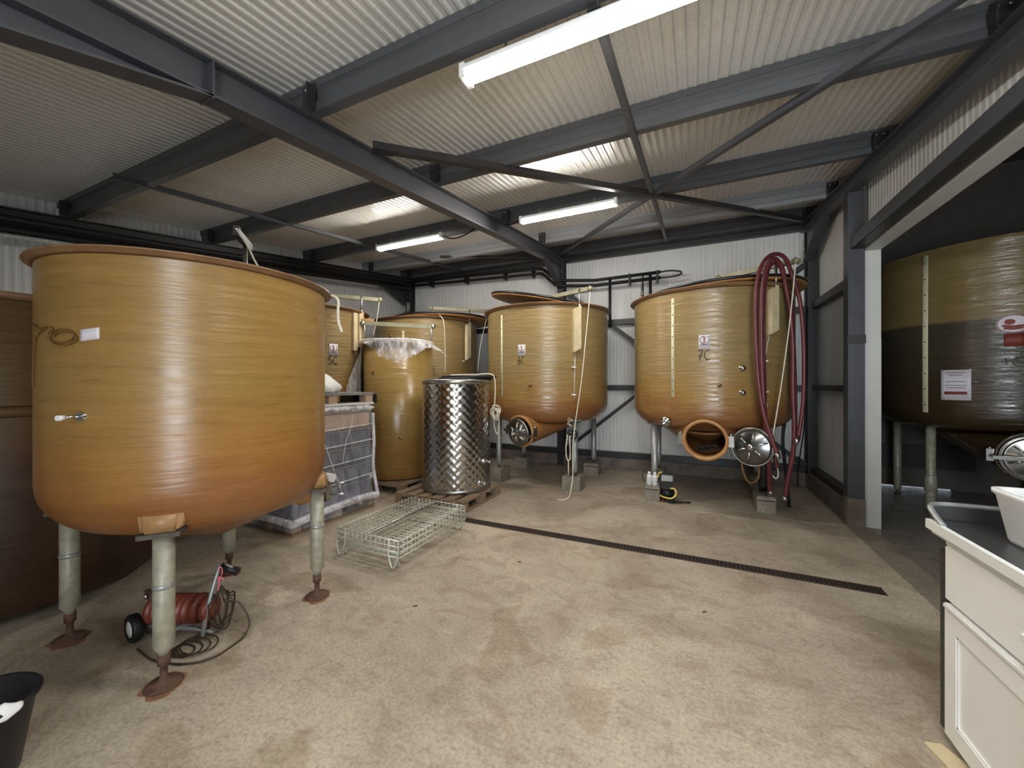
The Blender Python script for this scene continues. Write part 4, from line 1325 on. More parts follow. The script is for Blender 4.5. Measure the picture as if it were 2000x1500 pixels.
# ------------------------------------------------------------------ steel drum
DX, DY, DR = -2.88, 4.42, .45
t = thing('steel_drum', 'shiny dimpled stainless steel drum standing on the wooden pallet', 'drum', (DX, DY, .14))
T0 = Matrix.Translation((DX, DY, 0))
bm = BM()
K_, NT, NZ = 28, 448, 208
zb_, zt_ = .188, 1.505
G_ = []
for iz in range(NZ + 1):
    z = zb_ + (zt_ - zb_) * iz / NZ
    row = []
    for it in range(NT):
        a = 2 * PI * it / NT
        r = DR - .003 + .0024 * math.sin(K_ * a) * math.sin(K_ / .45 * z)
        row.append(bm.verts.new((DX + r * math.cos(a), DY + r * math.sin(a), z)))
    G_.append(row)
for a, b in zip(G_, G_[1:]):
    for k in range(NT):
        f = bm.faces.new((a[k], a[(k + 1) % NT], b[(k + 1) % NT], b[k])); f.smooth = True
lathe(bm, [(DR - .006, 1.505), (DR - .008, 1.53), (DR - .010, .2), (0, .2), (0, .150), (DR - .004, .150), (DR - .004, .188)], 64, T0)
obj('shell', bm, 'dimple', t)
bm = BM(); lathe(bm, [(DR - .003, .142), (DR + .006, .145), (DR + .006, .185), (DR - .003, .19)], 96, T0, closed=True); obj('base_band', bm, 'inox_br', t)
bm = BM(); lathe(bm, [(DR - .004, 1.50), (DR + .010, 1.505), (DR + .012, 1.555), (DR + .004, 1.565), (DR - .008, 1.56)], 96, T0, closed=True); obj('top_rim', bm, 'inox_br', t)
def dtap(ang, z, name):
    a = math.radians(ang); d = V((math.cos(a), math.sin(a), 0)); s = V((-d.y, d.x, 0)); p = V((DX, DY, z)) + d * (DR - .01)
    bm = BM(); lathe(bm, [(0, 0), (.03, 0), (.03, .012), (.014, .016), (.014, .09), (.018, .095), (.018, .12), (0, .12)], 16, frame(p, d))
    tube(bm, [p + d * .07, p + d * .07 + V((0, 0, .035))], .008, 8)
    tube(bm, [p + d * .07 + V((0, 0, .035)) - s * .05 * 0, p + d * .07 + V((0, 0, .045)) - s * .075], .008, 8)
    tube(bm, [p + d * .05, p + d * .05 - s * .06 + V((0, 0, -.01))], .012, 8)
    obj(name, bm, 'inox', t)
dtap(-18, .26, 'drain_tap'); dtap(-8, .52, 'sample_tap')
bm = BM(); strokes(bm, DX, DY, DR, -20.5, 1.335, [[(-.06, .025), (-.045, -.025)], [(-.02, .025), (-.025, -.03)], [(.01, .028), (.025, -.02)], [(.04, .02), (.05, -.02)]], .010, .004); obj('marker_scrawl', bm, 'ink', t)
for k, (dx, dy, r, z) in enumerate(((.10, .06, .36, 1.575), (.13, .10, .37, 1.60))):
    c = V((DX + dx, DY + dy, z))
    tt = thing('drum_lid', ('lower' if k == 0 else 'upper') + ' of two black rimmed lids stacked on the steel drum', 'lid', tuple(c), 'lids on the steel drum')
    m = Matrix.Translation(c)
    bm = BM(); lathe(bm, [(0, -.004), (r - .02, -.004), (r - .02, .014), (0, .014)], 64, m); obj('plate', bm, 'inox_br', tt)
    bm = BM(); lathe(bm, [(r - .022, -.012), (r, -.012), (r + .006, 0), (r, .016), (r - .022, .016)], 64, m, closed=True); obj('rim_tube', bm, 'black', tt)
bm = BM(); tube(bm, curve([(-3.0, 4.45, 1.628), (-2.84, 4.47, 1.632), (-2.631, 4.50, 1.632), (-2.45, 4.53, 1.640), (-2.372, 4.53, 1.60), (-2.355, 4.53, 1.44), (-2.362, 4.526, 1.24)], 6), .0085, 8)
for k in range(7):
    r_ = random.Random(40 + k); w_ = .03 + .012 * r_.random() * 3; hh = .07 + .03 * r_.random(); cx, cz = -2.345 + .02 * r_.uniform(-1, 1), 1.13 + .03 * r_.uniform(-1, 1); tl = r_.uniform(-.8, .8)
    tube(bm, [V((cx + w_ * math.cos(a) * math.cos(tl) - hh * math.sin(a) * math.sin(tl) * .6, 4.53 + .02 * math.sin(2 * a + k), cz + hh * math.sin(a) * math.cos(tl) + w_ * math.cos(a) * math.sin(tl))) for a in [2 * PI * q / 20 for q in range(20)]], .0055, 6, closed=True)
tube(bm, curve([(-2.36, 4.53, 1.12), (-2.37, 4.53, .98), (-2.345, 4.53, .88), (-2.31, 4.53, .86), (-2.295, 4.53, .95), (-2.30, 4.53, 1.06)], 6), .0055, 6)
tag(obj('white_rope', bm, 'rope', loc=(-2.36, 4.5, 1.6)), 'white rope laid over the drum lids, hanging in a tangled bundle at its right', 'rope')

# ------------------------------------------------------------------ wrapped goods pallet
WX0, WX1, WY0, WY1 = -4.40, -3.62, 2.60, 3.62
t = pallet(WX0 - .04, WX1 + .04, WY0 - .04, WY1 + .03, 'dark wooden pallet under the film wrapped grey crates')
crates = []
for k in range(4):
    z0 = .142 + .208 * k
    tt = thing('grey_crate', ('bottom', 'second', 'third', 'topmost')[k] + ' grey plastic crate in the film wrapped stack behind the big tank', 'crate', ((WX0 + WX1) / 2, (WY0 + WY1) / 2, z0), 'grey crates wrapped in film')
    bm = BM(); box(bm, WX0, WX1, WY0, WY1, z0, z0 + .196)
    bmesh.ops.bevel(bm, geom=bm.edges[:], offset=.01, segments=2, affect='EDGES'); obj('body', bm, 'crate', tt)
    bm = BM(); box(bm, WX0 - .006, WX1 + .006, WY0 - .006, WY1 + .006, z0 + .196, z0 + .206); obj('rim_lip', bm, 'galv', tt)
bm = BM(); box(bm, WX0, WX1, WY0, WY1, .976, 1.165)
bmesh.ops.bevel(bm, geom=bm.edges[:], offset=.02, segments=3, affect='EDGES')
tag(obj('cardboard_layer', bm, 'card', loc=(-4, 3.1, .976)), 'beige cardboard layer on top of the wrapped grey crates', 'cardboard')
def wrapshell(name, z0, z1, grow, mat, seed, label, cat, bulge=.02, parent=None, n=22):
    r_ = random.Random(seed)
    bm = BM()
    per = []
    for i in range(n): per.append((WX1 + grow, WY0 - grow + (WY1 - WY0 + 2 * grow) * i / n))
    for i in range(n): per.append((WX1 + grow - (WX1 - WX0 + 2 * grow) * i / n, WY1 + grow))
    for i in range(n): per.append((WX0 - grow, WY1 + grow - (WY1 - WY0 + 2 * grow) * i / n))
    for i in range(n): per.append((WX0 - grow + (WX1 - WX0 + 2 * grow) * i / n, WY0 - grow))
    cx, cy = (WX0 + WX1) / 2, (WY0 + WY1) / 2
    rows = 14
    R_ = []
    ph = [r_.uniform(0, 6) for _ in per]
    for j in range(rows + 1):
        q = j / rows
        fl = bulge * math.sin(q * PI) + (.06 * max(0, 1 - q * 6) if z0 < .2 else 0)
        row = []
        for (x, y), p in zip(per, ph):
            wv = .006 * math.sin(p + 9 * q) + fl
            dx, dy = (1 if x > cx else -1) * (abs(x - cx) > .3), (1 if y > cy else -1) * (abs(y - cy) > .4)
            row.append(bm.verts.new((x + dx * wv, y + dy * wv, z0 + (z1 - z0) * q)))
        R_.append(row)
    m_ = len(per)
    for j in range(rows):
        for i in range(m_):
            f = bm.faces.new((R_[j][i], R_[j][(i + 1) % m_], R_[j + 1][(i + 1) % m_], R_[j + 1][i])); f.smooth = True
    if mat == 'film2':
        bm.faces.new(R_[-1]); bm.faces.new(R_[0][::-1])
    o = obj(name, bm, mat, parent, loc=(cx, cy, z0))
    if not parent: tag(o, label, cat)
    return o
fw = wrapshell('stretch_film', .05, 1.17, .012, 'film', 4, 'clear stretch film pulled around the grey crates, bunched at the foot', 'plastic film', .006)
bm = BM()
for z, dz in ((.39, .02), (.60, .025), (.80, .03), (.99, .03)):
    tube(bm, curve([(WX1 + .024, WY0 - .01, z), (WX1 + .028, (WY0 + WY1) / 2, z + dz * .4), (WX1 + .024, WY1 + .01, z + dz)], 5), .0075, 6)
tube(bm, curve([(WX1 + .03, 2.84, 1.14), (WX1 + .03, 2.92, .90), (WX1 + .03, 2.95, .84), (WX1 + .03, 3.1, .45), (WX1 + .03, 3.18, .25)], 5), .0055, 6)
tube(bm, curve([(WX1 + .03, 3.33, 1.14), (WX1 + .03, 3.28, .98), (WX1 + .03, 3.22, .84), (WX1 + .03, 3.18, .62)], 5), .004, 6)
tube(bm, curve([(WX1 + .05, WY0 - .04, .12), (WX1 + .06, WY0 + .3, .15), (WX1 + .055, WY1 - .2, .16), (WX1 + .07, WY1 + .05, .14)], 6), .040, 10)
tube(bm, curve([(WX1 + .05, WY0 - .05, .12), (WX1 - .2, WY0 - .06, .14), (WX0 + .1, WY0 - .055, .13)], 6), .036, 10)
tube(bm, curve([(WX1 + .022, WY1 + .02, 1.15), (WX1 + .03, WY1 + .03, .8), (WX1 + .02, WY1 + .03, .5), (WX1 + .05, WY1 + .05, .25), (WX1 + .07, WY1 + .06, .14)], 6), .020, 8)
obj('film_ridges', bm, 'film2', fw)
wrapshell('wrapped_bundle', 1.17, 1.255, .0, 'film2', 9, 'white film wrapped bundle squeezed between the crates and the upper pallet', 'bundle', .03)
t = thing('plastic_pallet', 'upper pallet with white film over it on top of the wrapped stack', 'pallet', (-4.0, 3.1, 1.26))
for z0, z1, nm in ((1.258, 1.285, 'bottom_deck'), (1.375, 1.405, 'top_deck')):
    bm = BM(); box(bm, WX0 - .02, WX1 + .01, WY0 - .02, WY1 + .05, z0, z1); obj(nm, bm, 'galv' if nm == 'top_deck' else 'white', t)
for y in (WY0 - .02, WY0 + .42, WY1 - .07):
    for x in (WX0, -4.06, WX1 - .11):
        bm = BM(); box(bm, x, x + .11, y, y + .11, 1.285, 1.375); obj('spacer_block', bm, 'card', t)
bm = BM(); box(bm, WX1 - .35, WX1 - .02, WY1 + .05, WY1 + .13, 1.27, 1.38)
o = obj('corner_box', bm, 'blackpl', t)
# white sack lying on the top pallet
bm = BM(); bmesh.ops.create_uvsphere(bm, u_segments=32, v_segments=18, radius=1)
r_ = random.Random(2)
for v in bm.verts:
    x, y, z = v.co
    s_ = 1 + .10 * math.sin(5 * x + 3 * y) + .07 * math.sin(9 * y + 4 * z)
    hgt = .17 + .13 * max(0, -y)
    v.co = V((-3.98 + .33 * x * s_, 2.98 + .46 * y * s_, 1.405 + max(0, z * hgt * s_ + .05)))
for f in bm.faces: f.smooth = True
tag(obj('white_sack', bm, 'white', loc=(-3.98, 3.0, 1.405)), 'crumpled white sack lying on the upper pallet of the wrapped stack', 'sack')

# ------------------------------------------------------------------ folded wire mesh cage
GX0, GX1, GY0, GY1 = -2.86, -2.15, 2.46, 3.47
t = thing('wire_mesh_cage', 'low folded galvanised wire mesh cage on four bent wire feet', 'cage', ((GX0 + GX1) / 2, (GY0 + GY1) / 2, 0))
def grid(bm, z, x0, x1, y0, y1, nx, ny, r=.0028):
    for i in range(nx + 1):
        x = x0 + (x1 - x0) * i / nx; tube(bm, [(x, y0, z), (x, y1, z)], r, 5)
    for j in range(ny + 1):
        y = y0 + (y1 - y0) * j / ny; tube(bm, [(x0, y, z + .005), (x1, y, z + .005)], r, 5)
bm = BM(); grid(bm, .13, GX0, GX1, GY0, GY1, 7, 10); obj('base_mesh', bm, 'wire', t)
for z, a, b in ((.175, GX0 + .01, GX1 - .01),):
    bm = BM(); grid(bm, z, a, b, GY0 + .02, GY1 - .02, 5, 10, .0028); obj('folded_panel', bm, 'wire', t)
bm = BM(); grid(bm, .222, GX0 + .01, (GX0 + GX1) / 2 - .02, GY0 + .02, GY1 - .03, 5, 19, .0030); grid(bm, .222, (GX0 + GX1) / 2 + .02, GX1 - .01, GY0 + .02, GY1 - .03, 4, 19, .0030); obj('folded_panel', bm, 'wire', t)
for yy, (a, b) in ((GY0, (GX0, GX1)), (GY1, (GX0, GX1))):
    bm = BM()
    for z in (.10, .145, .185, .235): tube(bm, [(a, yy, z), (b, yy, z)], .0042, 6)
    for i in range(15):
        x = a + (b - a) * i / 14; tube(bm, [(x, yy, .10), (x, yy, .25)], .0028, 5)
    obj('end_mesh', bm, 'wire', t)
for xx in (GX0, GX1):
    bm = BM()
    for z in (.10, .145, .19, .235): tube(bm, [(xx, GY0, z), (xx, GY1, z)], .0042, 6)
    for i in range(21):
        y = GY0 + (GY1 - GY0) * i / 20; tube(bm, [(xx, y, .10), (xx, y, .25)], .0028, 5)
    obj('side_mesh', bm, 'wire', t)
bm = BM(); xm = (GX0 + GX1) / 2
tube(bm, [(xm, GY0 + .01, .236), (xm, GY1 - .02, .236)], .009, 8); tube(bm, [(xm - .02, GY0 + .01, .23), (xm - .02, GY1 - .02, .23)], .005, 8); obj('hinge_rod', bm, 'inox_br', t)
bm = BM(); box(bm, xm - .06 + .14, xm + .10 + .09, 2.98, 3.10, .234, .238); obj('name_plate', bm, 'leg', t)
for x in (GX0 + .06, GX1 - .06):
    for y in (GY0, GY1):
        s = -1 if y == GY0 else 1
        for k in (0, 1):
            bm = BM()
            xo = x + (.05 if k else -.05)
            tube(bm, curve([(xo, y, .235), (xo, y + s * .004, .12), (x + (.02 if k else -.02), y + s * .006, .03), (x, y + s * .01, .010)], 5), .0075, 8)
            if k == 0:
                tube(bm, curve([(x - .03, y, .10), (x - .018, y - s * .05, .03), (x, y - s * .055, .011), (x + .018, y - s * .05, .03), (x + .03, y, .10)], 5), .0065, 8)
                tube(bm, [(x, y + s * .01, .010), (x, y - s * .055, .011)], .0065, 8)
            obj('wire_foot', bm, 'wire', t)
bm = BM(); box(bm, GX0 + .02, GX1 - .02, GY0 + .03, GY0 + .04, .09, .12); box(bm, GX0 + .02, GX1 - .02, GY1 - .04, GY1 - .03, .09, .12); obj('base_rail', bm, 'wire', t)

# ------------------------------------------------------------------ floor drain
t = thing('floor_drain', 'long narrow rusty slotted drain channel set into the concrete floor', 'drain', (-.7, 3.69, 0))
bm = BM(); box(bm, -3.3, 1.25, 3.635, 3.745, -.02, .0025); obj('channel_pit', bm, 'dark_hole', t)
bm = BM(); box(bm, -3.3, 1.25, 3.632, 3.645, 0, .006); box(bm, -3.3, 1.25, 3.735, 3.748, 0, .006); obj('frame', bm, 'drain', t)
bm = BM()
n = 150
for i in range(n):
    x = -3.3 + 4.55 * i / n
    box(bm, x, x + .015, 3.645, 3.735, 0, .006)
o = obj('grating', bm, 'drain', t)

# ------------------------------------------------------------------ burgundy hoses
def hose(pts, label, r=.021, ends=()):
    t = thing('wine_hose', label, 'hose', pts[len(pts) // 2], 'burgundy hoses over the hoist bar')
    bm = BM(); tube(bm, curve(pts, 7), r, 12); obj('hose_body', bm, 'hose', t)
    for e, p in ends:
        bm = BM(); tube(bm, [V(e), V(p)], r * 1.15, 12); obj('end_coupling', bm, 'inox_br', t)
    return t
hA = [(1.02, 5.10, .93), (1.06, 5.10, 1.28), (1.07, 5.10, 1.68), (1.06, 5.09, 2.08), (1.03, 5.10, 2.42), (.974, 5.12, 2.66), (.89, 5.02, 2.85), (.777, 4.96, 2.895), (0.673, 4.88, 2.80), (0.611, 4.83, 2.60), (0.590, 4.80, 2.3), (0.594, 4.78, 1.88), (0.615, 4.76, 1.5), (0.652, 4.74, 1.22), (0.715, 4.74, .98), (.768, 4.74, .80)]
hose(hA, 'burgundy wine hose with the outermost loop over the hoist bar of the 7C tank', .021, [((.768, 4.74, .80), (.785, 4.74, .745)), ((1.02, 5.10, .93), (.99, 5.08, .86))])
hB = [(.918, 5.18, .26), (0.95, 5.17, 0.52), (0.985, 5.16, 0.75), (.995, 5.16, 1.04), (.985, 5.17, 1.45), (.985, 5.17, 1.91), (0.96, 5.17, 2.31), (.925, 5.18, 2.55), (0.876, 5.10, 2.76), (0.79, 5.01, 2.862), (0.715, 4.95, 2.77), (0.668, 4.91, 2.54), (0.652, 4.88, 2.10), (0.655, 4.86, 1.67), (0.672, 4.83, 1.23), (0.70, 4.83, 0.95), (0.725, 4.9, 0.67), (0.745, 5.02, 0.47), (.765, 5.10, .33)]
hose(hB, 'burgundy wine hose with the inner loop whose two ends hang near the floor', .023, [((.918, 5.18, .26), (.912, 5.18, .215)), ((.765, 5.10, .33), (.775, 5.12, .275))])
hC = [(.80, 4.92, .62), (.765, 4.91, .80), (.70, 4.92, 1.1), (.685, 4.93, 1.6), (.68, 4.94, 2.2), (.70, 4.98, 2.6), (.76, 5.03, 2.80), (.85, 5.12, 2.815), (.92, 5.22, 2.65), (.99, 5.26, 2.35), (1.01, 5.26, 1.9), (1.02, 5.24, 1.3), (1.01, 5.22, .9), (.97, 5.22, .62)]
hose(hC, 'burgundy wine hose hanging as the rear loop behind the other two', .020)
bm = BM(); tube(bm, curve([(.60, 5.48, .72), (0.533, 5.434, 0.60), (0.533, 5.434, 0.487), (0.572, 5.452, 0.364), (0.628, 5.479, 0.314), (0.689, 5.40, 0.394), (0.705, 5.42, 0.549), (0.70, 5.45, 0.68)], 6), .013, 8)
tag(obj('tan_hose_loop', bm, 'hose_tan', loc=(.62, 5.47, .5)), 'tan hose loop hanging below the open door of the 7C tank', 'hose')
bm = BM(); tube(bm, curve([(.98, 5.66, 1.2), (1.005, 5.656, 1.105), (0.98, 5.643, 0.95), (0.975, 5.64, 0.765), (1.0, 5.648, 0.50), (1.02, 5.66, .3), (1.05, 5.7, .02)], 6), .018, 8); tube(bm, [(.96, 5.64, 1.02), (1.03, 5.62, 1.13)], .026, 8)
tag(obj('black_hose', bm, 'black', loc=(1, 5.65, .02)), 'black hose standing up from the floor behind the hanging burgundy hoses', 'hose')
bm = BM(); tube(bm, curve([(1.34, 6.2, 2.5), (1.34, 6.2, 1.6), (1.34, 6.4, .9), (1.36, 6.8, .3), (1.38, 6.9, .012)], 5), .008, 6); 
tag(obj('black_cable', bm, 'black', loc=(1.34, 6.2, .4)), 'thin black cable hanging behind the 7C tank beside the corner column', 'cable')

# ------------------------------------------------------------------ bottles and small pump on / beside the block
for x, l in ((-.525, 'left'), (-.455, 'right')):
    tt = thing('white_bottle', l + ' one of two white plastic bottles on the concrete block', 'bottle', (x, 5.36, .2), 'white bottles on the block')
    m = Matrix.Translation((x, 5.36, .2))
    bm = BM(); lathe(bm, [(0, 0), (.030, 0), (.034, .006), (.034, .11), (.028, .125), (.013, .132), (.013, .14), (0, .14)], 24, m); obj('body', bm, 'white', tt)
    bm = BM(); lathe(bm, [(.014, .134), (.018, .136), (.017, .165), (0, .167)], 16, m); obj('cap', bm, 'white', tt)
    bm = BM()
    for z in (.03, .05, .07, .09): cylpatch(bm, x, 5.36, .034, -85, .05, .2 + z, .2 + z + .006, .0012, 6)
    obj('label_print', bm, 'galv', tt)
t = thing('small_pump', 'small black pump box with yellow hoses and cables beside the block with bottles', 'pump', (-.27, 5.42, 0))
bm = BM(); obox(bm, (-.41, 5.40, .295), (-.23, 5.44, .29), .10, .12)
bmesh.ops.bevel(bm, geom=bm.edges[:], offset=.008, segments=2, affect='EDGES'); obj('control_box', bm, 'blackpl', t)
bm = BM(); obox(bm, (-.375, 5.352, .30), (-.245, 5.382, .296), .006, .075); obj('rating_plate', bm, 'inox_br', t)
bm = BM(); tube(bm, [(-.38, 5.42, .09), (-.24, 5.45, .09)], .06, 16); box(bm, -.37, -.25, 5.38, 5.48, .15, .235); box(bm, -.40, -.22, 5.37, 5.50, 0, .03); obj('motor', bm, 'black', t)
bm = BM(); tube(bm, curve([(-.41, 5.36, .08), (-.34, 5.33, .06), (-.25, 5.32, .06), (-.20, 5.34, .12), (-.22, 5.36, .17), (-.27, 5.37, .17)], 6), .012, 8)
tube(bm, curve([(-.37, 5.36, .37), (-.405, 5.35, .36), (-.42, 5.35, .30)], 5), .010, 8); obj('yellow_hose', bm, 'yellow', t)
bm = BM()
for k in range(4):
    tube(bm, curve([(-.34, 5.33, .03), (-.25, 5.30 - .012 * k, .012 + .008 * k), (-.16, 5.32 + .01 * k, .02), (-.08 + .01 * k, 5.38, .015), (-.05, 5.44, .012)], 5), .007, 6)
tube(bm, curve([(-.58, 5.36, .22), (-.61, 5.34, .30), (-.585, 5.36, .36), (-.56, 5.38, .34)], 5), .005, 6)
obj('power_lead', bm, 'black', t)
bm = BM(); tube(bm, [(-.39, 5.32, .02), (-.33, 5.29, .012)], .010, 6); obj('red_plug', bm, 'pump_red', t)

# ------------------------------------------------------------------ red transfer pump under the front tank
t = thing('transfer_pump', 'small red wheeled transfer pump under the big front tank', 'pump', (-2.78, 1.24, 0))
for x, y in ((-2.965, 1.13), (-2.93, 1.36)):
    bm = BM(); m = frame((x, y, .078), (-.08, -1, 0)) if y < 1.2 else frame((x, y, .078), (.5, .8, 0))
    lathe(bm, [(.045, -.022), (.072, -.024), (.078, -.014), (.078, .014), (.072, .024), (.045, .022)], 32, m, closed=True); wq = obj('wheel', bm, 'black', t)
    bm = BM(); lathe(bm, [(0, -.018), (.046, -.018), (.046, .022), (.02, .026), (0, .026)], 24, m); obj('wheel_hub', bm, 'white', wq)
d0, d1 = V((-2.93, 1.20, .165)), V((-2.66, 1.33, .165))
bm = BM(); m = frame(d0, d1 - d0); L_ = (d1 - d0).length
prof = [(0, 0), (.055, 0), (.075, .01)]
for k in range(7):
    z = .02 + k * (L_ - .06) / 7; prof += [(.075, z), (.083, z + .006), (.083, z + .014), (.075, z + .02)]
prof += [(.075, L_ - .03), (.085, L_ - .02), (.08, L_), (.03, L_ + .01), (0, L_ + .01)]
lathe(bm, prof, 32, m); obj('motor_body', bm, 'pump_red', t)
bm = BM(); box(bm, -2.95, -2.86, 1.17, 1.25, .235, .28); obj('switch_box', bm, 'rust', t)
bm = BM(); lathe(bm, [(0, 0), (.016, 0), (.016, .012), (0, .016)], 12, frame((-2.90, 1.165, .262), (-.3, -1, 0))); obj('switch_knob', bm, 'inox', t)
bm = BM(); m = frame(d1, d1 - d0); lathe(bm, [(0, .01), (.06, .01), (.075, .03), (.07, .06), (.04, .075), (0, .08)], 28, m)
tube(bm, [d1 + V((.02, .01, 0)), d1 + V((.02, .01, -.12))], .02, 12); obj('fan_cover', bm, 'pump_red', t)
bm = BM(); tube(bm, [(-2.99, 1.16, .07), (-2.70, 1.30, .05), (-2.60, 1.36, .015)], .013, 8); tube(bm, [(-2.94, 1.36, .07), (-2.70, 1.30, .05)], .013, 8)
box(bm, -2.90, -2.72, 1.18, 1.30, .07, .09); obj('chassis', bm, 'galv', t)
bm = BM(); tube(bm, curve([(-2.60, 1.30, .03), (-2.585, 1.32, .20), (-2.60, 1.38, .37), (-2.605, 1.40, .40), (-2.57, 1.42, .395), (-2.53, 1.44, .36)], 6), .012, 10)
obj('handle', bm, 'galv', t)
bm = BM(); tube(bm, [(-2.60, 1.40, .398), (-2.52, 1.45, .352)], .020, 12); obj('handle_grip', bm, 'black', t)
# the cable bundle hanging from the handle
t = thing('cable_bundle', 'bundle of dark cable hung on the pump handle and trailing over the floor', 'cable', (-2.58, 1.36, 0))
bm = BM()
hp = V((-2.575, 1.385, .36))
for k in range(6):
    r_ = random.Random(k + 5); an = -.9 + .62 * k; w_ = .045 + .04 * r_.random(); lo_z = .02 + .06 * r_.random(); u = V((math.cos(an), math.sin(an), 0)) * w_
    tube(bm, curve([hp + V((0, 0, -.07)), hp + V((0, 0, -.14)) - u * .7, V((hp.x, hp.y, .20)) - u * 1.1, V((hp.x, hp.y, lo_z + .04)) - u * .8, V((hp.x, hp.y, lo_z)), V((hp.x, hp.y, lo_z + .04)) + u * .9, V((hp.x, hp.y, .21)) + u * 1.2, hp + V((0, 0, -.13)) + u * .6, hp + V((0, 0, -.07))], 6), .0045, 6)
tube(bm, curve([hp + V((.0, 0, -.07)), hp + V((.035, 0, -.15)), (-2.50, 1.44, .18), (-2.43, 1.46, .08), (-2.405, 1.42, .02), (-2.39, 1.34, .007), (-2.38, 1.25, .007), (-2.42, 1.18, .007), (-2.50, 1.13, .007), (-2.60, 1.10, .007), (-2.70, 1.09, .007), (-2.85, 1.10, .007)], 6), .0055, 6)
for k in range(4):
    tube(bm, [V((-2.60 + .015 * k + (.07 + .012 * k) * math.cos(a), 1.20 + .02 * k + (.05 + .01 * k) * math.sin(a), .006 + .005 * k)) for a in [2 * PI * q / 24 for q in range(24)]], .0045, 6, closed=True)
obj('cable_loops', bm, 'cable', t)
bm = BM(); tube(bm, [(-2.61, 1.32, .13), (-2.60, 1.31, .19)], .022, 14); tube(bm, [(-2.60, 1.31, .19), (-2.598, 1.312, .215)], .012, 10); obj('plug', bm, 'black', t)
bm = BM(); tube(bm, curve([hp + V((-.01, -.01, .02)), hp + V((0, -.005, .045)), hp + V((.01, 0, .02)), hp + V((.0, -.01, -.05)), hp + V((.002, -.02, -.09))], 5), .003, 6)
tube(bm, curve([hp + V((0, -.02, -.02)), hp + V((.02, -.02, -.005)), hp + V((.045, -.01, -.02))], 5), .0042, 6); tube(bm, curve([hp + V((.015, -.02, -.01)), hp + V((.015, -.02, -.03)), hp + V((.008, -.02, -.045))], 5), .0042, 6)
obj('pink_tie', bm, 'pink', t)

# ------------------------------------------------------------------ black bucket
BX, BY = -2.455, .46
t = thing('black_bucket', 'black rubber bucket cut off by the lower left corner of the view', 'bucket', (BX, BY, 0))
T0 = Matrix.Translation((BX, BY, 0))
bm = BM(); lathe(bm, [(0, 0), (.115, 0), (.125, .01), (.165, .275), (.178, .28), (.182, .292), (.176, .30), (.162, .298), (.118, .02), (0, .015)], 64, T0); obj('shell', bm, 'blackpl', t)
bm = BM(); bmesh.ops.create_uvsphere(bm, u_segments=20, v_segments=12, radius=1)
for v in bm.verts: v.co = V((-2.305 + .028 * v.co.x + .01 * v.co.y, .495 + .06 * v.co.y, .30 + .022 * v.co.z * (1 + .3 * math.sin(7 * v.co.y)) - .02 * abs(v.co.x)))
for f in bm.faces: f.smooth = True
tag(obj('white_rag', bm, 'white', loc=(BX, BY, .2)), 'white rag draped over the edge of the black bucket', 'rag')

# ------------------------------------------------------------------ white cabinet with steel worktop
t = thing('white_cabinet', 'white painted base cabinet with drawer and panelled door at the right edge', 'cabinet', (1.2, 1.6, 0))
CX, CY1, CY0, CXR = .95, 2.235, 1.08, 1.56
bm = BM(); box(bm, CX + .018, CXR, CY0, CY1 - .006, .02, .845); obj('carcass', bm, 'lacquer', t)
bm = BM(); box(bm, CX + .05, CXR, CY0 + .02, CY1 - .03, 0, .06); obj('toe_board', bm, 'plinth', t)
bm = BM(); box(bm, CX + .006, CXR, CY1 - .005, CY1 + .05, .05, .80); obj('dark_end_strip', bm, 'steel_dk', t)  # dark strip past the far end of the cabinet
for y0, y1, n in ((1.69, CY1 - .006, 0), (CY0, 1.68, 1)):
  if n == 0:
    bm = BM(); box(bm, CX - .004, CX + .016, CY0, y1, .612, .835)
    bmesh.ops.bevel(bm, geom=bm.edges[:], offset=.005, segments=2, affect='EDGES'); dr = obj('drawer', bm, 'lacquer', t)
    bm = BM(); yc = 1.69
    box(bm, CX - .040, CX - .004, yc - .07, yc + .07, .70, .745); bmesh.ops.bevel(bm, geom=bm.edges[:], offset=.010, segments=2, affect='EDGES'); obj('drawer_handle', bm, 'edge', dr)
  if True:
    bm = BM()
    # door: outer frame with a recessed centre panel
    zt, zb = .572, .055
    fw_ = .075
    box(bm, CX - .004, CX + .016, y0, y0 + fw_, zb, zt); box(bm, CX - .004, CX + .016, y1 - fw_, y1, zb, zt)
    box(bm, CX - .004, CX + .016, y0 + fw_, y1 - fw_, zt - fw_, zt); box(bm, CX - .004, CX + .016, y0 + fw_, y1 - fw_, zb, zb + fw_)
    do = obj('door', bm, 'lacquer', t)
    bm = BM(); box(bm, CX + .006, CX + .014, y0 + fw_ - .001, y1 - fw_ + .001, zb + fw_ - .001, zt - fw_ + .001); obj('door_panel', bm, 'lacquer', do)
    bm = BM()
    for a in ((y0 + fw_, y0 + fw_ + .008), (y1 - fw_ - .008, y1 - fw_)): box(bm, CX - .001, CX + .010, a[0], a[1], zb + fw_, zt - fw_)
    for a in ((zb + fw_, zb + fw_ + .008), (zt - fw_ - .008, zt - fw_)): box(bm, CX - .001, CX + .010, y0 + fw_, y1 - fw_, a[0], a[1])
    obj('panel_bead', bm, 'edge', do)
    bm = BM(); box(bm, CX - .032, CX - .004, y0 + .02, y0 + .06, .36, .48) if n == 0 else box(bm, CX - .032, CX - .004, y1 - .06, y1 - .02, .36, .48)
    bmesh.ops.bevel(bm, geom=bm.edges[:], offset=.009, segments=2, affect='EDGES'); obj('door_handle', bm, 'edge', do)
bm = BM(); box(bm, CX - .014, CX + .02, CY0, CY1 - .012, .578, .600); bmesh.ops.bevel(bm, geom=bm.edges[:], offset=.005, segments=2, affect='EDGES'); obj('drawer_rail', bm, 'edge', t)
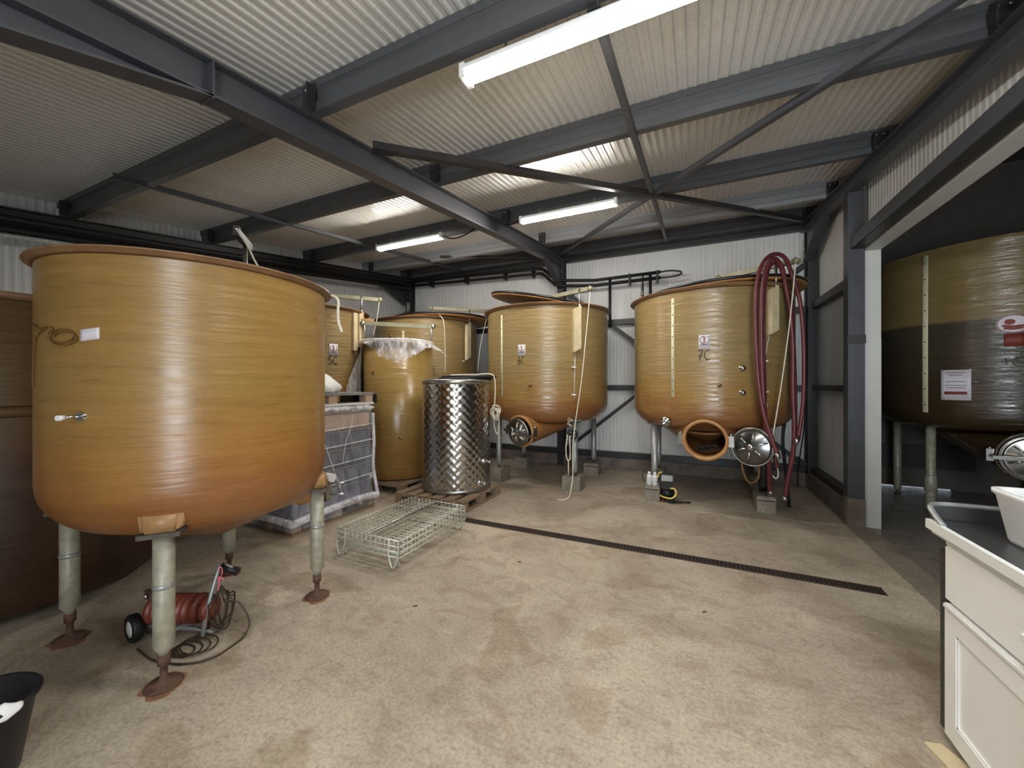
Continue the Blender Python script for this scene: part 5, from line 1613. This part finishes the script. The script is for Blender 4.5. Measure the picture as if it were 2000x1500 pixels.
bm = BM(); box(bm, CX - .002, CX + .02, CY0, CY1 - .01, .838, .858); obj('top_rail', bm, 'edge', t)
bm = BM(); box(bm, CX - .001, CX + .0, CY1 - .04, CY1 - .02, .846, .852); obj('catch', bm, 'dark_hole', t)
tw = thing('worktop', 'grey steel worktop with a white front edge on the white cabinet', 'worktop', (1.2, 1.6, .86))
bm = BM(); box(bm, CX - .016, CXR + .06, CY0, 2.30, .895, .915); obj('steel_top', bm, 'counter', tw)
bm = BM(); box(bm, CX - .035, CX - .016, CY0, 2.30, .880, .918); box(bm, CX - .016, CXR + .06, CY0 + .001, 2.298, .86, .894); obj('front_edge', bm, 'edge', tw)
bm = BM(); tube(bm, curve([(CX - .02, 2.20, .918), (CX - .018, 2.27, .945), (CX - .010, 2.32, .968), (CX + .04, 2.345, .975), (CX + .2, 2.35, .975), (CXR, 2.35, .975)], 6), .011, 10); obj('raised_rail', bm, 'galv', tw)
bm = BM(); box(bm, CX + .0, CXR, 2.335, 2.345, .885, .970); obj('gap_shade', bm, 'steel_dk', tw)  # dark sheet stands in for the shaded gap under the rail
# white tub on the worktop
t = thing('white_tub', 'translucent white plastic tub with a torn label on the worktop', 'tub', (1.22, 2.0, .915))
def rrect(cx, cy, hx, hy, r, n=5):
    out = []
    for (sx, sy, a0) in ((1, 1, 0), (-1, 1, 90), (-1, -1, 180), (1, -1, 270)):
        for k in range(n + 1):
            a = math.radians(a0 + 90 * k / n); out.append((cx + sx * (hx - r) + r * math.cos(a), cy + sy * (hy - r) + r * math.sin(a)))
    return out
bm = BM()
rings = []
for hx, hy, z in ((.155, .10, .917), (.160, .105, .93), (.182, .125, 1.085), (.190, .133, 1.095), (.190, .133, 1.108), (.178, .121, 1.108), (.156, .10, .93), (.15, .095, .925)):
    rings.append([bm.verts.new((x, y, z)) for x, y in rrect(1.215, 2.02, hx, hy, .05)])
for a, b in zip(rings, rings[1:]):
    for i in range(len(a)):
        f = bm.faces.new((a[i], a[(i + 1) % len(a)], b[(i + 1) % len(a)], b[i])); f.smooth = True
bm.faces.new(rings[0][::-1]); bm.faces.new(rings[-1])
obj('body', bm, 'white', t)
bm = BM(); A = [(1.0385, 1.98, 1.06), (1.0385, 1.98, 1.02)]
vs_ = [bm.verts.new(p) for p in ((1.07, 1.905, 1.065), (1.115, 1.889, 1.062), (1.118, 1.893, 1.02), (1.075, 1.909, 1.025))]; bm.faces.new(vs_); obj('torn_label', bm, 'paper', t)
# cardboard scrap at the cabinet foot
bm = BM(); prism(bm, [(.87, 2.20), (.93, 2.215), (.99, 2.10), (.95, 1.86), (.91, 1.84), (.925, 2.0), (.90, 2.08)], .001, .012, 'Z')
tag(obj('cardboard_scrap', bm, 'cream', loc=(.9, 2.1, 0)), 'torn yellowish cardboard scrap at the foot of the white cabinet', 'cardboard')
# leaves / crumbs on the floor
for k, (x, y) in enumerate(((-1.72, 2.10), (.03, 1.62), (-1.35, 3.0), (.05, 2.85))):
    bm = BM(); prism(bm, [(x, y), (x + .02, y + .008), (x + .028, y + .02), (x + .01, y + .018)], .0005, .005, 'Z')
    tag(obj('floor_crumb', bm, 'rust', loc=(x, y, 0)), ('dark dry scrap on the floor right of the front tank', 'small brown scrap on the open floor near the camera', 'small dark crumb near the drain left part', 'small dark crumb in the middle of the floor')[k], 'scrap')
bm = BM(); obox(bm, (-5.80, 6.93, 3.15), (-5.80, 6.93, 3.33), .05, .05, V((1, 0, 0))); tube(bm, curve([(-5.84, 6.9, 3.14), (-5.90, 6.88, 3.10), (-5.86, 6.88, 3.04), (-5.80, 6.9, 3.08), (-5.80, 6.92, 3.16)], 5), .010, 6)
tag(obj('junction_box', bm, 'galv', loc=(-5.8, 6.93, 3.15)), 'small grey junction box with a looped wire high on the left corner column', 'junction box')
